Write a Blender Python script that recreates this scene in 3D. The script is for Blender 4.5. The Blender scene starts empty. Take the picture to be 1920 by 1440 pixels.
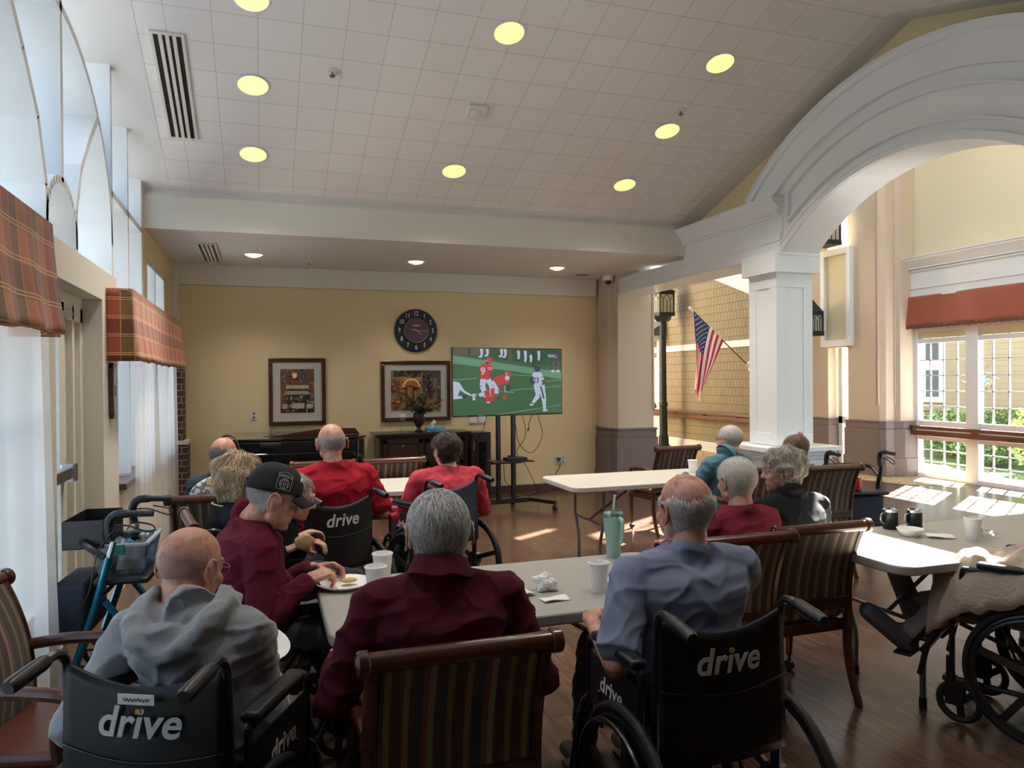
import bpy, bmesh, math, random
from mathutils import Vector as V, Matrix, Euler, noise
PI = math.pi
C = bpy.context.scene.collection
R = math.radians
random.seed(7)

# ---------------------------------------------------------------- materials
def mat(name, col=(.8, .8, .8), rough=.5, metal=0., bump=0., bscale=60., var=0., vscale=4., spec=.5,
        emit=None, estr=0., alpha=None, trans=0., sheen=0., coat=0., sss=0.):
    m = bpy.data.materials.new(name); m.use_nodes = True
    nt = m.node_tree; b = nt.nodes['Principled BSDF']
    b.inputs['Base Color'].default_value = (*col, 1)
    b.inputs['Roughness'].default_value = rough
    b.inputs['Metallic'].default_value = metal
    b.inputs['Specular IOR Level'].default_value = spec
    b.inputs['Transmission Weight'].default_value = trans
    b.inputs['Coat Weight'].default_value = coat
    b.inputs['Sheen Weight'].default_value = sheen
    if sss:
        b.inputs['Subsurface Weight'].default_value = sss
        b.inputs['Subsurface Radius'].default_value = (.01, .004, .002)
        b.inputs['Subsurface Scale'].default_value = .5
    if emit:
        b.inputs['Emission Color'].default_value = (*emit, 1); b.inputs['Emission Strength'].default_value = estr
    if alpha is not None: b.inputs['Alpha'].default_value = alpha
    tc = nt.nodes.new('ShaderNodeTexCoord')
    if var:
        n = nt.nodes.new('ShaderNodeTexNoise'); n.inputs['Scale'].default_value = vscale; n.inputs['Detail'].default_value = 5
        nt.links.new(tc.outputs['Object'], n.inputs['Vector'])
        r = nt.nodes.new('ShaderNodeMixRGB'); r.inputs[1].default_value = (*[c*(1-var) for c in col], 1)
        r.inputs[2].default_value = (*[min(1, c*(1+var)) for c in col], 1)
        nt.links.new(n.outputs['Fac'], r.inputs[0]); nt.links.new(r.outputs[0], b.inputs['Base Color'])
    if bump:
        n = nt.nodes.new('ShaderNodeTexNoise'); n.inputs['Scale'].default_value = bscale; n.inputs['Detail'].default_value = 4
        nt.links.new(tc.outputs['Object'], n.inputs['Vector'])
        k = nt.nodes.new('ShaderNodeBump'); k.inputs['Strength'].default_value = bump; k.inputs['Distance'].default_value = .01
        nt.links.new(n.outputs['Fac'], k.inputs['Height']); nt.links.new(k.outputs[0], b.inputs['Normal'])
    return m

def ramp(nt, stops, interp='LINEAR'):
    r = nt.nodes.new('ShaderNodeValToRGB'); r.color_ramp.interpolation = interp
    e = r.color_ramp.elements
    while len(e) < len(stops): e.new(.5)
    for i, (p, c) in enumerate(stops):
        e[i].position = p; e[i].color = (*c, 1)
    return r

def coord(nt, axes, scale=(1, 1, 1)):
    """object coordinates re-ordered: axes e.g. 'xz0'"""
    tc = nt.nodes.new('ShaderNodeTexCoord'); s = nt.nodes.new('ShaderNodeSeparateXYZ'); c = nt.nodes.new('ShaderNodeCombineXYZ')
    nt.links.new(tc.outputs['Object'], s.inputs[0])
    for i, a in enumerate(axes):
        if a in 'xyz':
            mu = nt.nodes.new('ShaderNodeMath'); mu.operation = 'MULTIPLY'; mu.inputs[1].default_value = scale[i]
            nt.links.new(s.outputs['xyz'.index(a)], mu.inputs[0]); nt.links.new(mu.outputs[0], c.inputs[i])
    return c

def brick_mat(name, axes, c1, c2, mortar, w, h, ms, rough=.7, offset=.5, bump=.4, var=0., spec=.5, sq=1):
    m = mat(name, c1, rough, spec=spec); nt = m.node_tree; b = nt.nodes['Principled BSDF']
    c = coord(nt, axes); t = nt.nodes.new('ShaderNodeTexBrick')
    t.inputs['Scale'].default_value = 1; t.inputs['Brick Width'].default_value = w; t.inputs['Row Height'].default_value = h
    t.inputs['Mortar Size'].default_value = ms; t.inputs['Mortar Smooth'].default_value = .1
    t.offset = offset; t.inputs['Bias'].default_value = 0
    t.inputs['Color1'].default_value = (*c1, 1); t.inputs['Color2'].default_value = (*c2, 1); t.inputs['Mortar'].default_value = (*mortar, 1)
    nt.links.new(c.outputs[0], t.inputs['Vector']); col = t.outputs['Color']
    if var:
        n = nt.nodes.new('ShaderNodeTexNoise'); n.inputs['Scale'].default_value = 3; n.inputs['Detail'].default_value = 8
        c2n = coord(nt, axes, (1.2, 14, 1)); nt.links.new(c2n.outputs[0], n.inputs['Vector'])
        mr = nt.nodes.new('ShaderNodeMapRange'); mr.inputs['To Min'].default_value = 1-var; mr.inputs['To Max'].default_value = 1+var
        mr.inputs['From Min'].default_value = .3; mr.inputs['From Max'].default_value = .7
        nt.links.new(n.outputs['Fac'], mr.inputs[0])
        mx = nt.nodes.new('ShaderNodeVectorMath'); mx.operation = 'SCALE'
        nt.links.new(col, mx.inputs[0]); nt.links.new(mr.outputs[0], mx.inputs['Scale']); col = mx.outputs[0]
    nt.links.new(col, b.inputs['Base Color'])
    if bump:
        k = nt.nodes.new('ShaderNodeBump'); k.inputs['Strength'].default_value = bump; k.inputs['Distance'].default_value = .004; k.invert = True
        nt.links.new(t.outputs['Fac'], k.inputs['Height']); nt.links.new(k.outputs[0], b.inputs['Normal'])
    return m

def stripe_mat(name, cols, period, axis='x', rough=.8, bump=.15):
    m = mat(name, cols[0], rough, sheen=.2); nt = m.node_tree; b = nt.nodes['Principled BSDF']
    c = coord(nt, axis+'00', (1/period, 1, 1)); s = nt.nodes.new('ShaderNodeSeparateXYZ'); nt.links.new(c.outputs[0], s.inputs[0])
    f = nt.nodes.new('ShaderNodeMath'); f.operation = 'FRACT'; nt.links.new(s.outputs[0], f.inputs[0])
    n = len(cols); r = ramp(nt, [(i/n, k) for i, k in enumerate(cols)], 'CONSTANT')
    nt.links.new(f.outputs[0], r.inputs[0]); nt.links.new(r.outputs[0], b.inputs['Base Color'])
    return m

def plaid_mat(name, ax):
    """red, rust and green plaid crossed by fine gold lines"""
    m = mat(name, (.3, .1, .06), .85, sheen=.3); nt = m.node_tree; b = nt.nodes['Principled BSDF']
    c = coord(nt, ax+'z0'); s = nt.nodes.new('ShaderNodeSeparateXYZ'); nt.links.new(c.outputs[0], s.inputs[0])
    def fr(o, per, off=0):
        a = nt.nodes.new('ShaderNodeMath'); a.operation = 'MULTIPLY_ADD'; a.inputs[1].default_value = 1/per; a.inputs[2].default_value = off
        nt.links.new(s.outputs[o], a.inputs[0]); f = nt.nodes.new('ShaderNodeMath'); f.operation = 'FRACT'; nt.links.new(a.outputs[0], f.inputs[0]); return f.outputs[0]
    v = ramp(nt, [(0, (.36, .075, .040)), (.33, (.22, .115, .045)), (.66, (.48, .17, .075))], 'CONSTANT')
    nt.links.new(fr(0, .27), v.inputs[0])
    h = ramp(nt, [(0, (1, 1, 1)), (.5, (.66, .62, .62))], 'CONSTANT'); nt.links.new(fr(1, .26, .13), h.inputs[0])
    mx = nt.nodes.new('ShaderNodeMixRGB'); mx.blend_type = 'MULTIPLY'; mx.inputs[0].default_value = 1
    nt.links.new(v.outputs[0], mx.inputs[1]); nt.links.new(h.outputs[0], mx.inputs[2]); col = mx.outputs[0]
    for o, per, off in ((0, .09, .0), (1, .13, .2)):
        g = ramp(nt, [(0, (1, 1, 1)), (.045, (0, 0, 0)), (.11, (1, 1, 1) if o else (0, 0, 0)), (.155, (0, 0, 0))], 'CONSTANT'); nt.links.new(fr(o, per, off), g.inputs[0])
        q = nt.nodes.new('ShaderNodeMixRGB'); nt.links.new(g.outputs[0], q.inputs[0]); nt.links.new(col, q.inputs[1]); q.inputs[2].default_value = (.62, .38, .13, 1); col = q.outputs[0]
    nt.links.new(col, b.inputs['Base Color']); return m

def cell_mat(name, cols, scale, rough=.9):
    m = mat(name, cols[0], rough); nt = m.node_tree; b = nt.nodes['Principled BSDF']
    tc = nt.nodes.new('ShaderNodeTexCoord'); n = nt.nodes.new('ShaderNodeTexVoronoi'); n.inputs['Scale'].default_value = scale
    w = nt.nodes.new('ShaderNodeTexNoise'); w.inputs['Scale'].default_value = scale*.5; w.inputs['Detail'].default_value = 6
    nt.links.new(tc.outputs['Object'], n.inputs['Vector']); nt.links.new(tc.outputs['Object'], w.inputs['Vector'])
    mx = nt.nodes.new('ShaderNodeMixRGB'); mx.inputs[0].default_value = .5
    nt.links.new(n.outputs['Distance'], mx.inputs[1]); nt.links.new(w.outputs['Fac'], mx.inputs[2])
    k = len(cols); r = ramp(nt, [(.25+.45*i/max(1, k-1), c) for i, c in enumerate(cols)], 'CONSTANT' if k > 2 else 'LINEAR')
    nt.links.new(mx.outputs[0], r.inputs[0]); nt.links.new(r.outputs[0], b.inputs['Base Color']); return m

def wood_mat(name, c1, c2, axis='x', rough=.3, scale=1., coat=.2):
    m = mat(name, c1, rough, coat=coat); nt = m.node_tree; b = nt.nodes['Principled BSDF']
    sc = {'x': (1.5, 22, 22), 'y': (22, 1.5, 22), 'z': (22, 22, 1.5)}[axis]
    c = coord(nt, 'xyz', [s*scale for s in sc]); n = nt.nodes.new('ShaderNodeTexNoise'); n.inputs['Scale'].default_value = 1; n.inputs['Detail'].default_value = 5
    nt.links.new(c.outputs[0], n.inputs['Vector']); r = ramp(nt, [(.3, c1), (.7, c2)]); nt.links.new(n.outputs['Fac'], r.inputs[0])
    nt.links.new(r.outputs[0], b.inputs['Base Color']); return m

def thin_glass(name, tint=(.95, .98, .99), refl=.05):
    m = bpy.data.materials.new(name); m.use_nodes = True; nt = m.node_tree; nt.nodes.clear()
    o = nt.nodes.new('ShaderNodeOutputMaterial'); t = nt.nodes.new('ShaderNodeBsdfTransparent'); g = nt.nodes.new('ShaderNodeBsdfGlossy')
    t.inputs[0].default_value = (*tint, 1); g.inputs['Roughness'].default_value = .03
    x = nt.nodes.new('ShaderNodeMixShader'); x.inputs[0].default_value = refl
    nt.links.new(t.outputs[0], x.inputs[1]); nt.links.new(g.outputs[0], x.inputs[2]); nt.links.new(x.outputs[0], o.inputs[0])
    return m

def sheer_mat(name, col=(.93, .9, .87), a=.45):
    m = bpy.data.materials.new(name); m.use_nodes = True; nt = m.node_tree; nt.nodes.clear()
    o = nt.nodes.new('ShaderNodeOutputMaterial'); t = nt.nodes.new('ShaderNodeBsdfTransparent'); d = nt.nodes.new('ShaderNodeBsdfDiffuse'); l = nt.nodes.new('ShaderNodeBsdfTranslucent')
    for s in (d, l): s.inputs[0].default_value = (*col, 1)
    x = nt.nodes.new('ShaderNodeMixShader'); y = nt.nodes.new('ShaderNodeMixShader'); x.inputs[0].default_value = .5; y.inputs[0].default_value = a
    nt.links.new(d.outputs[0], x.inputs[1]); nt.links.new(l.outputs[0], x.inputs[2]); nt.links.new(x.outputs[0], y.inputs[1]); nt.links.new(t.outputs[0], y.inputs[2]); nt.links.new(y.outputs[0], o.inputs[0])
    return m

# ---------------------------------------------------------------- mesh building
class MB:
    def __init__(s): s.b = bmesh.new(); s.mi = 0
    def _tag(s, vs):
        if s.mi:
            for v in vs:
                for f in v.link_faces: f.material_index = s.mi
    def box(s, a, b, M=None):
        r = bmesh.ops.create_cube(s.b, size=1)['verts']
        for v in r:
            v.co = V([a[i] if v.co[i] < 0 else b[i] for i in range(3)])
            if M: v.co = M @ v.co
        s._tag(r); return r
    def bar(s, p, q, w, h=None, up=(0, 0, 1)):
        """rectangular bar from p to q, w across and h along up"""
        p, q = V(p), V(q); h = h or w; d = (q-p).normalized(); u = V(up); u = (u-d*u.dot(d))
        if u.length < 1e-4: u = V((1, 0, 0))-d*d.x
        u.normalize(); x = d.cross(u); vs = []
        for e in (p, q):
            for a, c in ((-1, -1), (1, -1), (1, 1), (-1, 1)): vs.append(s.b.verts.new(e+x*w/2*a+u*h/2*c))
        fs = [(0, 1, 2, 3), (7, 6, 5, 4), (0, 4, 5, 1), (1, 5, 6, 2), (2, 6, 7, 3), (3, 7, 4, 0)]
        for f in fs: s.b.faces.new([vs[i] for i in f])
        s._tag(vs); return vs
    def ring(s, c, x, y, n):
        return [s.b.verts.new(c+x*math.cos(2*PI*i/n)+y*math.sin(2*PI*i/n)) for i in range(n)]
    def skin(s, rings, cap=True, closed=False):
        n = len(rings[0]); m = len(rings)
        for k in range(m if closed else m-1):
            A, B = rings[k], rings[(k+1) % m]
            for i in range(n):
                try: s.b.faces.new((A[i], A[(i+1) % n], B[(i+1) % n], B[i]))
                except ValueError: pass
        if cap and not closed:
            s.b.faces.new(rings[0][::-1]); s.b.faces.new(rings[-1])
        for r in rings: s._tag(r)
    def tube(s, pts, r, n=8, closed=False, flat=1.):
        pts = [V(p) for p in pts]; N = len(pts); rs = r if isinstance(r, (list, tuple)) else [r]*N; rings = []; u = None
        for i, p in enumerate(pts):
            if closed: d = pts[(i+1) % N]-pts[i-1]
            else: d = pts[min(i+1, N-1)]-pts[max(i-1, 0)]
            d.normalize()
            if u is None: u = V((0, 0, 1)) if abs(d.z) < .9 else V((1, 0, 0))
            u = u-d*u.dot(d); u.normalize(); x = d.cross(u)
            rings.append(s.ring(p, x*rs[i], u*rs[i]*flat, n))
        s.skin(rings, True, closed)
    def cyl(s, p, q, r, r2=None, n=16): s.tube([p, q], [r, r if r2 is None else r2], n)
    def lathe(s, prof, o=(0, 0, 0), ax=(0, 0, 1), n=24, cap=True):
        ax = V(ax).normalized(); u = V((1, 0, 0)) if abs(ax.x) < .9 else V((0, 1, 0)); u = (u-ax*u.dot(ax)).normalized(); w = ax.cross(u); o = V(o)
        s.skin([s.ring(o+ax*h, u*max(r, 1e-4), w*max(r, 1e-4), n) for r, h in prof], cap)
    def ell(s, c, r, M=None, seg=16, rn=12):
        if not isinstance(r, (tuple, list)): r = (r, r, r)
        q = bmesh.ops.create_uvsphere(s.b, u_segments=seg, v_segments=rn, radius=1)['verts']
        for v in q:
            w = V((v.co.x*r[0], v.co.y*r[1], v.co.z*r[2]))
            v.co = V(c)+(M @ w if M else w)
        s._tag(q); return q
    def cap(s, p, q, r1, r2, n=14, sq=1.):
        """tapered capsule"""
        p, q = V(p), V(q); d = q-p; L = d.length
        if L < 1e-5: return s.ell(p, r1)
        d /= L; u = V((0, 0, 1)) if abs(d.z) < .9 else V((1, 0, 0)); u = (u-d*u.dot(d)).normalized(); x = d.cross(u); rings = []
        for a in range(-80, 1, 20): rings.append(s.ring(p+d*r1*math.sin(R(a)), x*r1*math.cos(R(a)), u*r1*sq*math.cos(R(a)), n))
        for a in range(0, 81, 20): rings.append(s.ring(q+d*r2*math.sin(R(a)), x*r2*math.cos(R(a)), u*r2*sq*math.cos(R(a)), n))
        s.skin(rings)
    def prism(s, poly, axis, a, b):
        """polygon in the plane across axis, extruded a..b; axis 0: poly=(y,z), 1: (x,z), 2: (x,y)"""
        def mk(p, t): return V((t, p[0], p[1])) if axis == 0 else V((p[0], t, p[1])) if axis == 1 else V((p[0], p[1], t))
        A = [s.b.verts.new(mk(p, a)) for p in poly]; B = [s.b.verts.new(mk(p, b)) for p in poly]
        s.b.faces.new(A[::-1]); s.b.faces.new(B); n = len(poly)
        for i in range(n): s.b.faces.new((A[i], A[(i+1) % n], B[(i+1) % n], B[i]))
        s._tag(A+B)
    def face(s, pts):
        vs = [s.b.verts.new(V(p)) for p in pts]; f = s.b.faces.new(vs); f.material_index = s.mi; return vs
    def grid(s, fn, nu, nv, closed=False):
        G = [[s.b.verts.new(V(fn(i/nu, j/nv))) for j in range(nv+1)] for i in range(nu+1)]
        for i in range(nu):
            for j in range(nv):
                f = s.b.faces.new((G[i][j], G[i+1][j], G[i+1][j+1], G[i][j+1])); f.material_index = s.mi
        return G
    def loft(s, secs, n=20):
        """secs: (centre, rx, ry[, tilt]) - elliptical rings across a spine; closed ends"""
        rings = []
        for t in secs:
            c, rx, ry = V(t[0]), t[1], t[2]; a = t[3] if len(t) > 3 else 0
            rings.append(s.ring(c, V((rx, 0, 0)), V((0, ry*math.cos(a), ry*math.sin(a))), n))
        s.skin(rings)
    def xform(s, M):
        for v in s.b.verts: v.co = M @ v.co
    def build(s, name, m, parent=None, smooth=True, bevel=0., solid=0., sub=0, loc=None, rot=None, ang=35, recalc=True):
        if recalc: bmesh.ops.recalc_face_normals(s.b, faces=s.b.faces)
        me = bpy.data.meshes.new(name); s.b.to_mesh(me); s.b.free()
        for k in (m if isinstance(m, (list, tuple)) else [m]): me.materials.append(k)
        o = bpy.data.objects.new(name, me); C.objects.link(o)
        if smooth:
            for p in me.polygons: p.use_smooth = True
            me.set_sharp_from_angle(angle=R(ang))
        if solid:
            q = o.modifiers.new('s', 'SOLIDIFY'); q.thickness = solid; q.offset = 0
        if bevel:
            q = o.modifiers.new('b', 'BEVEL'); q.width = bevel; q.segments = 2; q.limit_method = 'ANGLE'; q.angle_limit = R(40)
        if sub:
            q = o.modifiers.new('u', 'SUBSURF'); q.levels = q.render_levels = sub
        if parent: o.parent = parent
        if loc is not None: o.location = loc
        if rot is not None: o.rotation_euler = rot
        return o

def tag(o, label, cat, group=None, kind=None):
    o['label'] = label; o['category'] = cat
    if group: o['group'] = group
    if kind: o['kind'] = kind
    return o
def thing(name, label, cat, loc=(0, 0, 0), rz=0., group=None):
    o = bpy.data.objects.new(name, None); C.objects.link(o); o.location = loc; o.rotation_euler = (0, 0, rz); o.empty_display_size = .1
    return tag(o, label, cat, group)
def struct(o): o['kind'] = 'structure'; return o
def copy_tree(o, parent=None):
    c = o.copy(); C.objects.link(c)
    if parent: c.parent = parent
    for ch in list(o.children): copy_tree(ch, c)
    return c
def letter(body, size, m, parent, loc, rot, name='lettering', bold=0., shear=0., ext=.0006, sx=1., sp=1., bend=0.):
    f = bpy.data.curves.new(name, 'FONT'); f.body = body; f.size = size; f.offset = bold; f.shear = shear; f.extrude = ext; f.space_character = sp
    f.align_x = 'CENTER'; f.align_y = 'CENTER'; f.materials.append(m)
    o = bpy.data.objects.new(name, f); me = bpy.data.meshes.new_from_object(o); bpy.data.objects.remove(o)
    for v in me.vertices:
        v.co.x *= sx
        if bend: v.co.z -= bend*(1-math.cos(PI*v.co.x/.43))
    o = bpy.data.objects.new(name, me); C.objects.link(o); o.parent = parent; o.location = loc; o.rotation_euler = rot; return o
def bez(a, b, c, d, n=10):
    a, b, c, d = V(a), V(b), V(c), V(d)
    return [a*(1-t)**3+b*3*t*(1-t)**2+c*3*t*t*(1-t)+d*t**3 for t in [i/n for i in range(n+1)]]
def smooth_path(pts, n=5):
    """Catmull-Rom through pts"""
    P = [V(p) for p in pts]; P = [2*P[0]-P[1]]+P+[2*P[-1]-P[-2]]; out = []
    for i in range(1, len(P)-2):
        for k in range(n):
            t = k/n; a, b, c, d = P[i-1], P[i], P[i+1], P[i+2]
            out.append(.5*((2*b)+(c-a)*t+(2*a-5*b+4*c-d)*t*t+(3*b-3*c+d-a)*t**3))
    out.append(P[-2]); return out

M = dict(
    yellow=mat('yellow_paint', (.74, .60, .35), .75, bump=.04, bscale=180),
    yellow2=mat('pale_yellow_paint', (.74, .67, .46), .75),
    cream=mat('cream_paint', (.70, .67, .59), .6),
    tan=mat('tan_paint', (.60, .49, .37), .65, bump=.05, bscale=90),
    white=mat('white_trim_paint', (.78, .80, .81), .30),
    warmw=mat('warm_white_paint', (.70, .68, .60), .5),
    gyp=mat('ceiling_paint', (.72, .70, .68), .8),
    stone=mat('stone_base', (.17, .13, .12), .55, bump=.2, bscale=120, var=.12, vscale=180),
    black=mat('black_plastic', (.012, .012, .013), .35),
    blackm=mat('black_metal', (.015, .015, .017), .28, metal=.3, spec=.7),
    rubber=mat('black_rubber', (.012, .012, .012), .6),
    vinyl=mat('black_vinyl', (.007, .008, .010), .42, bump=.15, bscale=16, spec=.35),
    navy=mat('navy_vinyl', (.008, .016, .045), .38, bump=.15, bscale=16, spec=.4),
    chrome=mat('chrome', (.75, .76, .78), .12, metal=1),
    steel=mat('brushed_steel', (.55, .56, .58), .3, metal=1),
    grey=mat('grey_metal', (.23, .235, .24), .4, metal=.6),
    dwood=wood_mat('dark_cherry_wood', (.045, .014, .009), (.10, .030, .015), 'x', .25),
    rwood=wood_mat('rail_wood', (.11, .042, .020), (.19, .075, .035), 'y', .3),
    owood=wood_mat('honey_wood', (.30, .12, .045), (.42, .19, .08), 'x', .3),
    espresso=wood_mat('espresso_wood', (.018, .010, .008), (.04, .02, .014), 'x', .3),
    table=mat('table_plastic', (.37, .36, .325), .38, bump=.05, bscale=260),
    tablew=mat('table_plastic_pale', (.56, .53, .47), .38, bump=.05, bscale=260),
    foam=mat('white_foam', (.84, .84, .85), .5, sss=.1),
    paper=mat('white_paper', (.80, .79, .76), .8),
    piano=mat('piano_lacquer', (.006, .006, .008), .07, coat=.6),
    glass=thin_glass('window_glass'), glassl=mat('lantern_glass', (.50, .46, .36), .35, alpha=.65),
    sheer=sheer_mat('sheer_curtain'),
    teal=mat('teal_metallic', (.005, .16, .25), .22, metal=.55, coat=.5),
    plaidx=plaid_mat('plaid_x', 'x'), plaidy=plaid_mat('plaid_y', 'y'),
    rust=mat('rust_velvet', (.36, .085, .04), .8, sheen=.4, bump=.15, bscale=9),
    brick=brick_mat('dark_brick', 'yz0', (.06, .022, .025), (.085, .032, .03), (.32, .29, .26), .2, .075, .006),
    brickx=brick_mat('dark_brick_x', 'xz0', (.06, .022, .025), (.085, .032, .03), (.32, .29, .26), .2, .075, .006),
    leather=mat('chestnut_vinyl', (.11, .034, .018), .32, bump=.06, bscale=60),
)
# ---------------------------------------------------------------- camera and light
cam = bpy.data.objects.new('camera', bpy.data.cameras.new('camera')); C.objects.link(cam)
f_px = 1396.
yc = V((-470, 5, f_px)).normalized(); xc = V((4148, 41, f_px)); xc = (xc-yc*xc.dot(yc)).normalized(); zc = xc.cross(yc)
if zc.y < 0: zc = -zc
# rows = world axes seen from the camera (right, up, forward)
rt = V((xc.x, yc.x, zc.x)); up = V((xc.y, yc.y, zc.y)); fw = V((xc.z, yc.z, zc.z))
cam.matrix_world = Matrix(((rt.x, up.x, -fw.x, 0), (rt.y, up.y, -fw.y, 0), (rt.z, up.z, -fw.z, 1.6), (0, 0, 0, 1)))
cam.data.sensor_fit = 'HORIZONTAL'; cam.data.sensor_width = 36; cam.data.lens = f_px/1920*36; cam.data.clip_start = .05
S = bpy.context.scene; S.camera = cam
S.view_settings.view_transform = 'Standard'; S.view_settings.look = 'None'; S.view_settings.gamma = 1; S.view_settings.exposure = EXPOSURE = 1.32
S.cycles.max_bounces = 9; S.cycles.diffuse_bounces = 6; S.cycles.transparent_max_bounces = 16
S.cycles.sample_clamp_indirect = 6; S.cycles.caustics_reflective = False; S.cycles.caustics_refractive = False
S.cycles.use_denoising = True
w = bpy.data.worlds.new('sky'); S.world = w; w.use_nodes = True; nt = w.node_tree
bg = nt.nodes['Background']; tc = nt.nodes.new('ShaderNodeTexCoord'); sp = nt.nodes.new('ShaderNodeSeparateXYZ'); nt.links.new(tc.outputs['Generated'], sp.inputs[0])
rp = ramp(nt, [(0, (.30, .31, .28)), (.49, (.62, .66, .66)), (.52, (.80, .88, .95)), (.75, (.44, .66, 1.)), (1, (.28, .50, .98))])
mr = nt.nodes.new('ShaderNodeMapRange'); mr.inputs['From Min'].default_value = -1; nt.links.new(sp.outputs[2], mr.inputs[0]); nt.links.new(mr.outputs[0], rp.inputs[0])
nt.links.new(rp.outputs[0], bg.inputs[0]); bg.inputs[1].default_value = 1.35
sun = bpy.data.objects.new('sun', bpy.data.lights.new('sun', 'SUN')); C.objects.link(sun); sun.location = (20, 16, 14)
sun.rotation_euler = V((1, .62, 1)).to_track_quat('Z', 'Y').to_euler(); sun.data.energy = 38; sun.data.angle = R(.6); sun.data.color = (1, .95, .87)
def portal(loc, size, rot):
    l = bpy.data.lights.new('daylight_portal', 'AREA'); l.shape = 'RECTANGLE'; l.size, l.size_y = size; l.cycles.is_portal = True
    o = bpy.data.objects.new('daylight_portal', l); C.objects.link(o); o.location = loc; o.rotation_euler = rot

# ---------------------------------------------------------------- room shell
XL, XR, YB = -1.03, 4.75, 10.0
RZ, RY, K, ZE, YE = 4.44, 4.6, .325, 3.40, 7.78          # ridge height / ridge y / slope / eave
def ceil_z(y): return RZ-K*abs(y-RY)
planks = brick_mat('plank_floor', 'yx0', (.082, .044, .030), (.115, .062, .042), (.022, .013, .010), .9, .16, .0018, rough=.23, offset=.37, bump=.15, var=.35)
carp = cell_mat('patterned_carpet', [(.42, .27, .13), (.58, .42, .22), (.30, .22, .12)], 16)
m = MB(); m.box((-1.4, -3, -.1), (9.95, 9.4, 0)); struct(m.build('floor', planks, smooth=False))
m = MB(); m.prism([(4.75, 9.4), (8.75, 9.4), (9.02, 8.45), (9.4, 8.3), (9.95, 8.25), (9.95, 18), (4.75, 18)], 2, -.1, .006); struct(m.build('floor_carpet', carp, smooth=False))
m = MB(); m.box((-1.4, 9.4, -.1), (5.3, 10.02, 0)); struct(m.build('floor_back', planks, smooth=False))

m = MB(); m.box((-1.43, YB, 0), (5.3, YB+.15, 3.6)); struct(m.build('wall_back', M['yellow'], smooth=False))
m = MB(); m.box((-.95, 9.93, 2.80), (4.66, YB, 3.05)); m.box((-1.03, 9.85, 0), (-.95, YB, 3.05)); struct(m.build('trim_1', M['cream'], smooth=False, bevel=.004))
m = MB(); m.box((-.9, 9.985, 0), (4.6, YB, .1)); struct(m.build('baseboard_back', mat('brown_baseboard', (.07, .025, .018), .45), smooth=False, bevel=.003))
# soffit box over the back of the room
m = MB(); m.box((-1.1, 7.72, 3.05), (4.95, YB+.1, 3.39)); m.box((-1.42, 7.735, 3.39), (4.95, 8.2, 3.47)); struct(m.build('ceiling_soffit', M['gyp'], smooth=False))
m = MB(); m.box((-1.03, 7.70, 3.045), (4.80, 7.72, 3.36)); struct(m.build('trim_2', M['warmw'], smooth=False))
# sloped ceiling: tiles inside a plain border
tile = brick_mat('acoustic_tile', 'xy0', (.80, .775, .76), (.775, .75, .735), (.36, .33, .31), .305, .305*.951, .0016, rough=.9, offset=0, bump=.1)
def slope(name, x0, x1, y0, y1, mt, dz=0.):
    m = MB(); z0, z1 = ceil_z(y0)+dz, ceil_z(y1)+dz
    m.prism([(y0, z0), (y1, z1), (y1, z1+.1), (y0, z0+.1)], 0, x0, x1); return struct(m.build(name, mt, smooth=False))
slope('ceiling', -.80, 4.69, RY, 7.66, tile); slope('ceiling', -.80, 4.69, 1.54, RY, tile)
for a, b in ((RY, 7.78), (1.42, RY)):
    slope('ceiling_border', -1.5, -.80, a, b, M['gyp'], -.002); slope('ceiling_border', 4.69, 5.0, a, b, M['gyp'], -.002)
slope('ceiling_border', -.8, 4.69, 7.66, 7.78, M['gyp'], -.002)
m = MB(); m.box((-1.4, -3, 3.05), (4.95, 1.45, 3.5)); struct(m.build('ceiling_rear', M['gyp'], smooth=False))
m = MB()
for a in ((-1.43, 5.3, 0, 8.7), (9.75, 9.95, 0, 8.7), (5.3, 9.75, 0, .3), (5.3, 9.75, 8.2, 8.7)): m.box((a[0], -3.1, a[2]), (a[1], -3, a[3]))
struct(m.build('wall_rear', M['yellow'], smooth=False))
m = MB()  # unseen lobby window, added to let in more sky light
for x in (6.4, 7.5, 8.6): m.box((x-.04, -3.08, .3), (x+.04, -3.02, 8.2))
for z in (2.5, 5.2): m.box((5.3, -3.08, z-.05), (9.75, -3.02, z+.05))
struct(m.build('window_rear', M['white'], smooth=False))

# left wall, .4 deep, pierced by the gable window, the tall window, the door and the near window
TOP = lambda y: ceil_z(y)+.05
m = MB(); W = lambda poly: m.prism(poly, 0, -1.43, XL)
W([(7.62, .8), (7.88, .8), (7.88, TOP(7.78)+.0), (7.62, TOP(7.62))]); W([(7.88, 2.78), (9.27, 2.78), (9.27, 3.42), (7.88, 3.42)])
W([(9.27, .8), (10.1, .8), (10.1, 3.42), (9.27, 3.42)]); W([(6.3, 0), (10.1, 0), (10.1, .8), (6.3, .8)])
W([(5.74, 0), (6.3, 0), (6.3, 2.38), (5.74, 2.38)]); W([(4.5, 2.17), (5.74, 2.17), (5.74, 2.38), (4.5, 2.38)])
W([(4.2, 0), (4.5, 0), (4.5, 2.38), (4.2, 2.38)]); W([(1.3, 2.1), (4.2, 2.1), (4.2, 2.38), (1.3, 2.38)]); W([(1.3, 0), (4.2, 0), (4.2, .5), (1.3, .5)])
W([(-3, 0), (1.3, 0), (1.3, 2.38), (-3, 2.38)]); W([(-3, 2.38), (1.58, 2.38), (1.58, TOP(1.58)), (-3, 3.5)])
struct(m.build('wall_left', [M['cream']], smooth=False))
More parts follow.
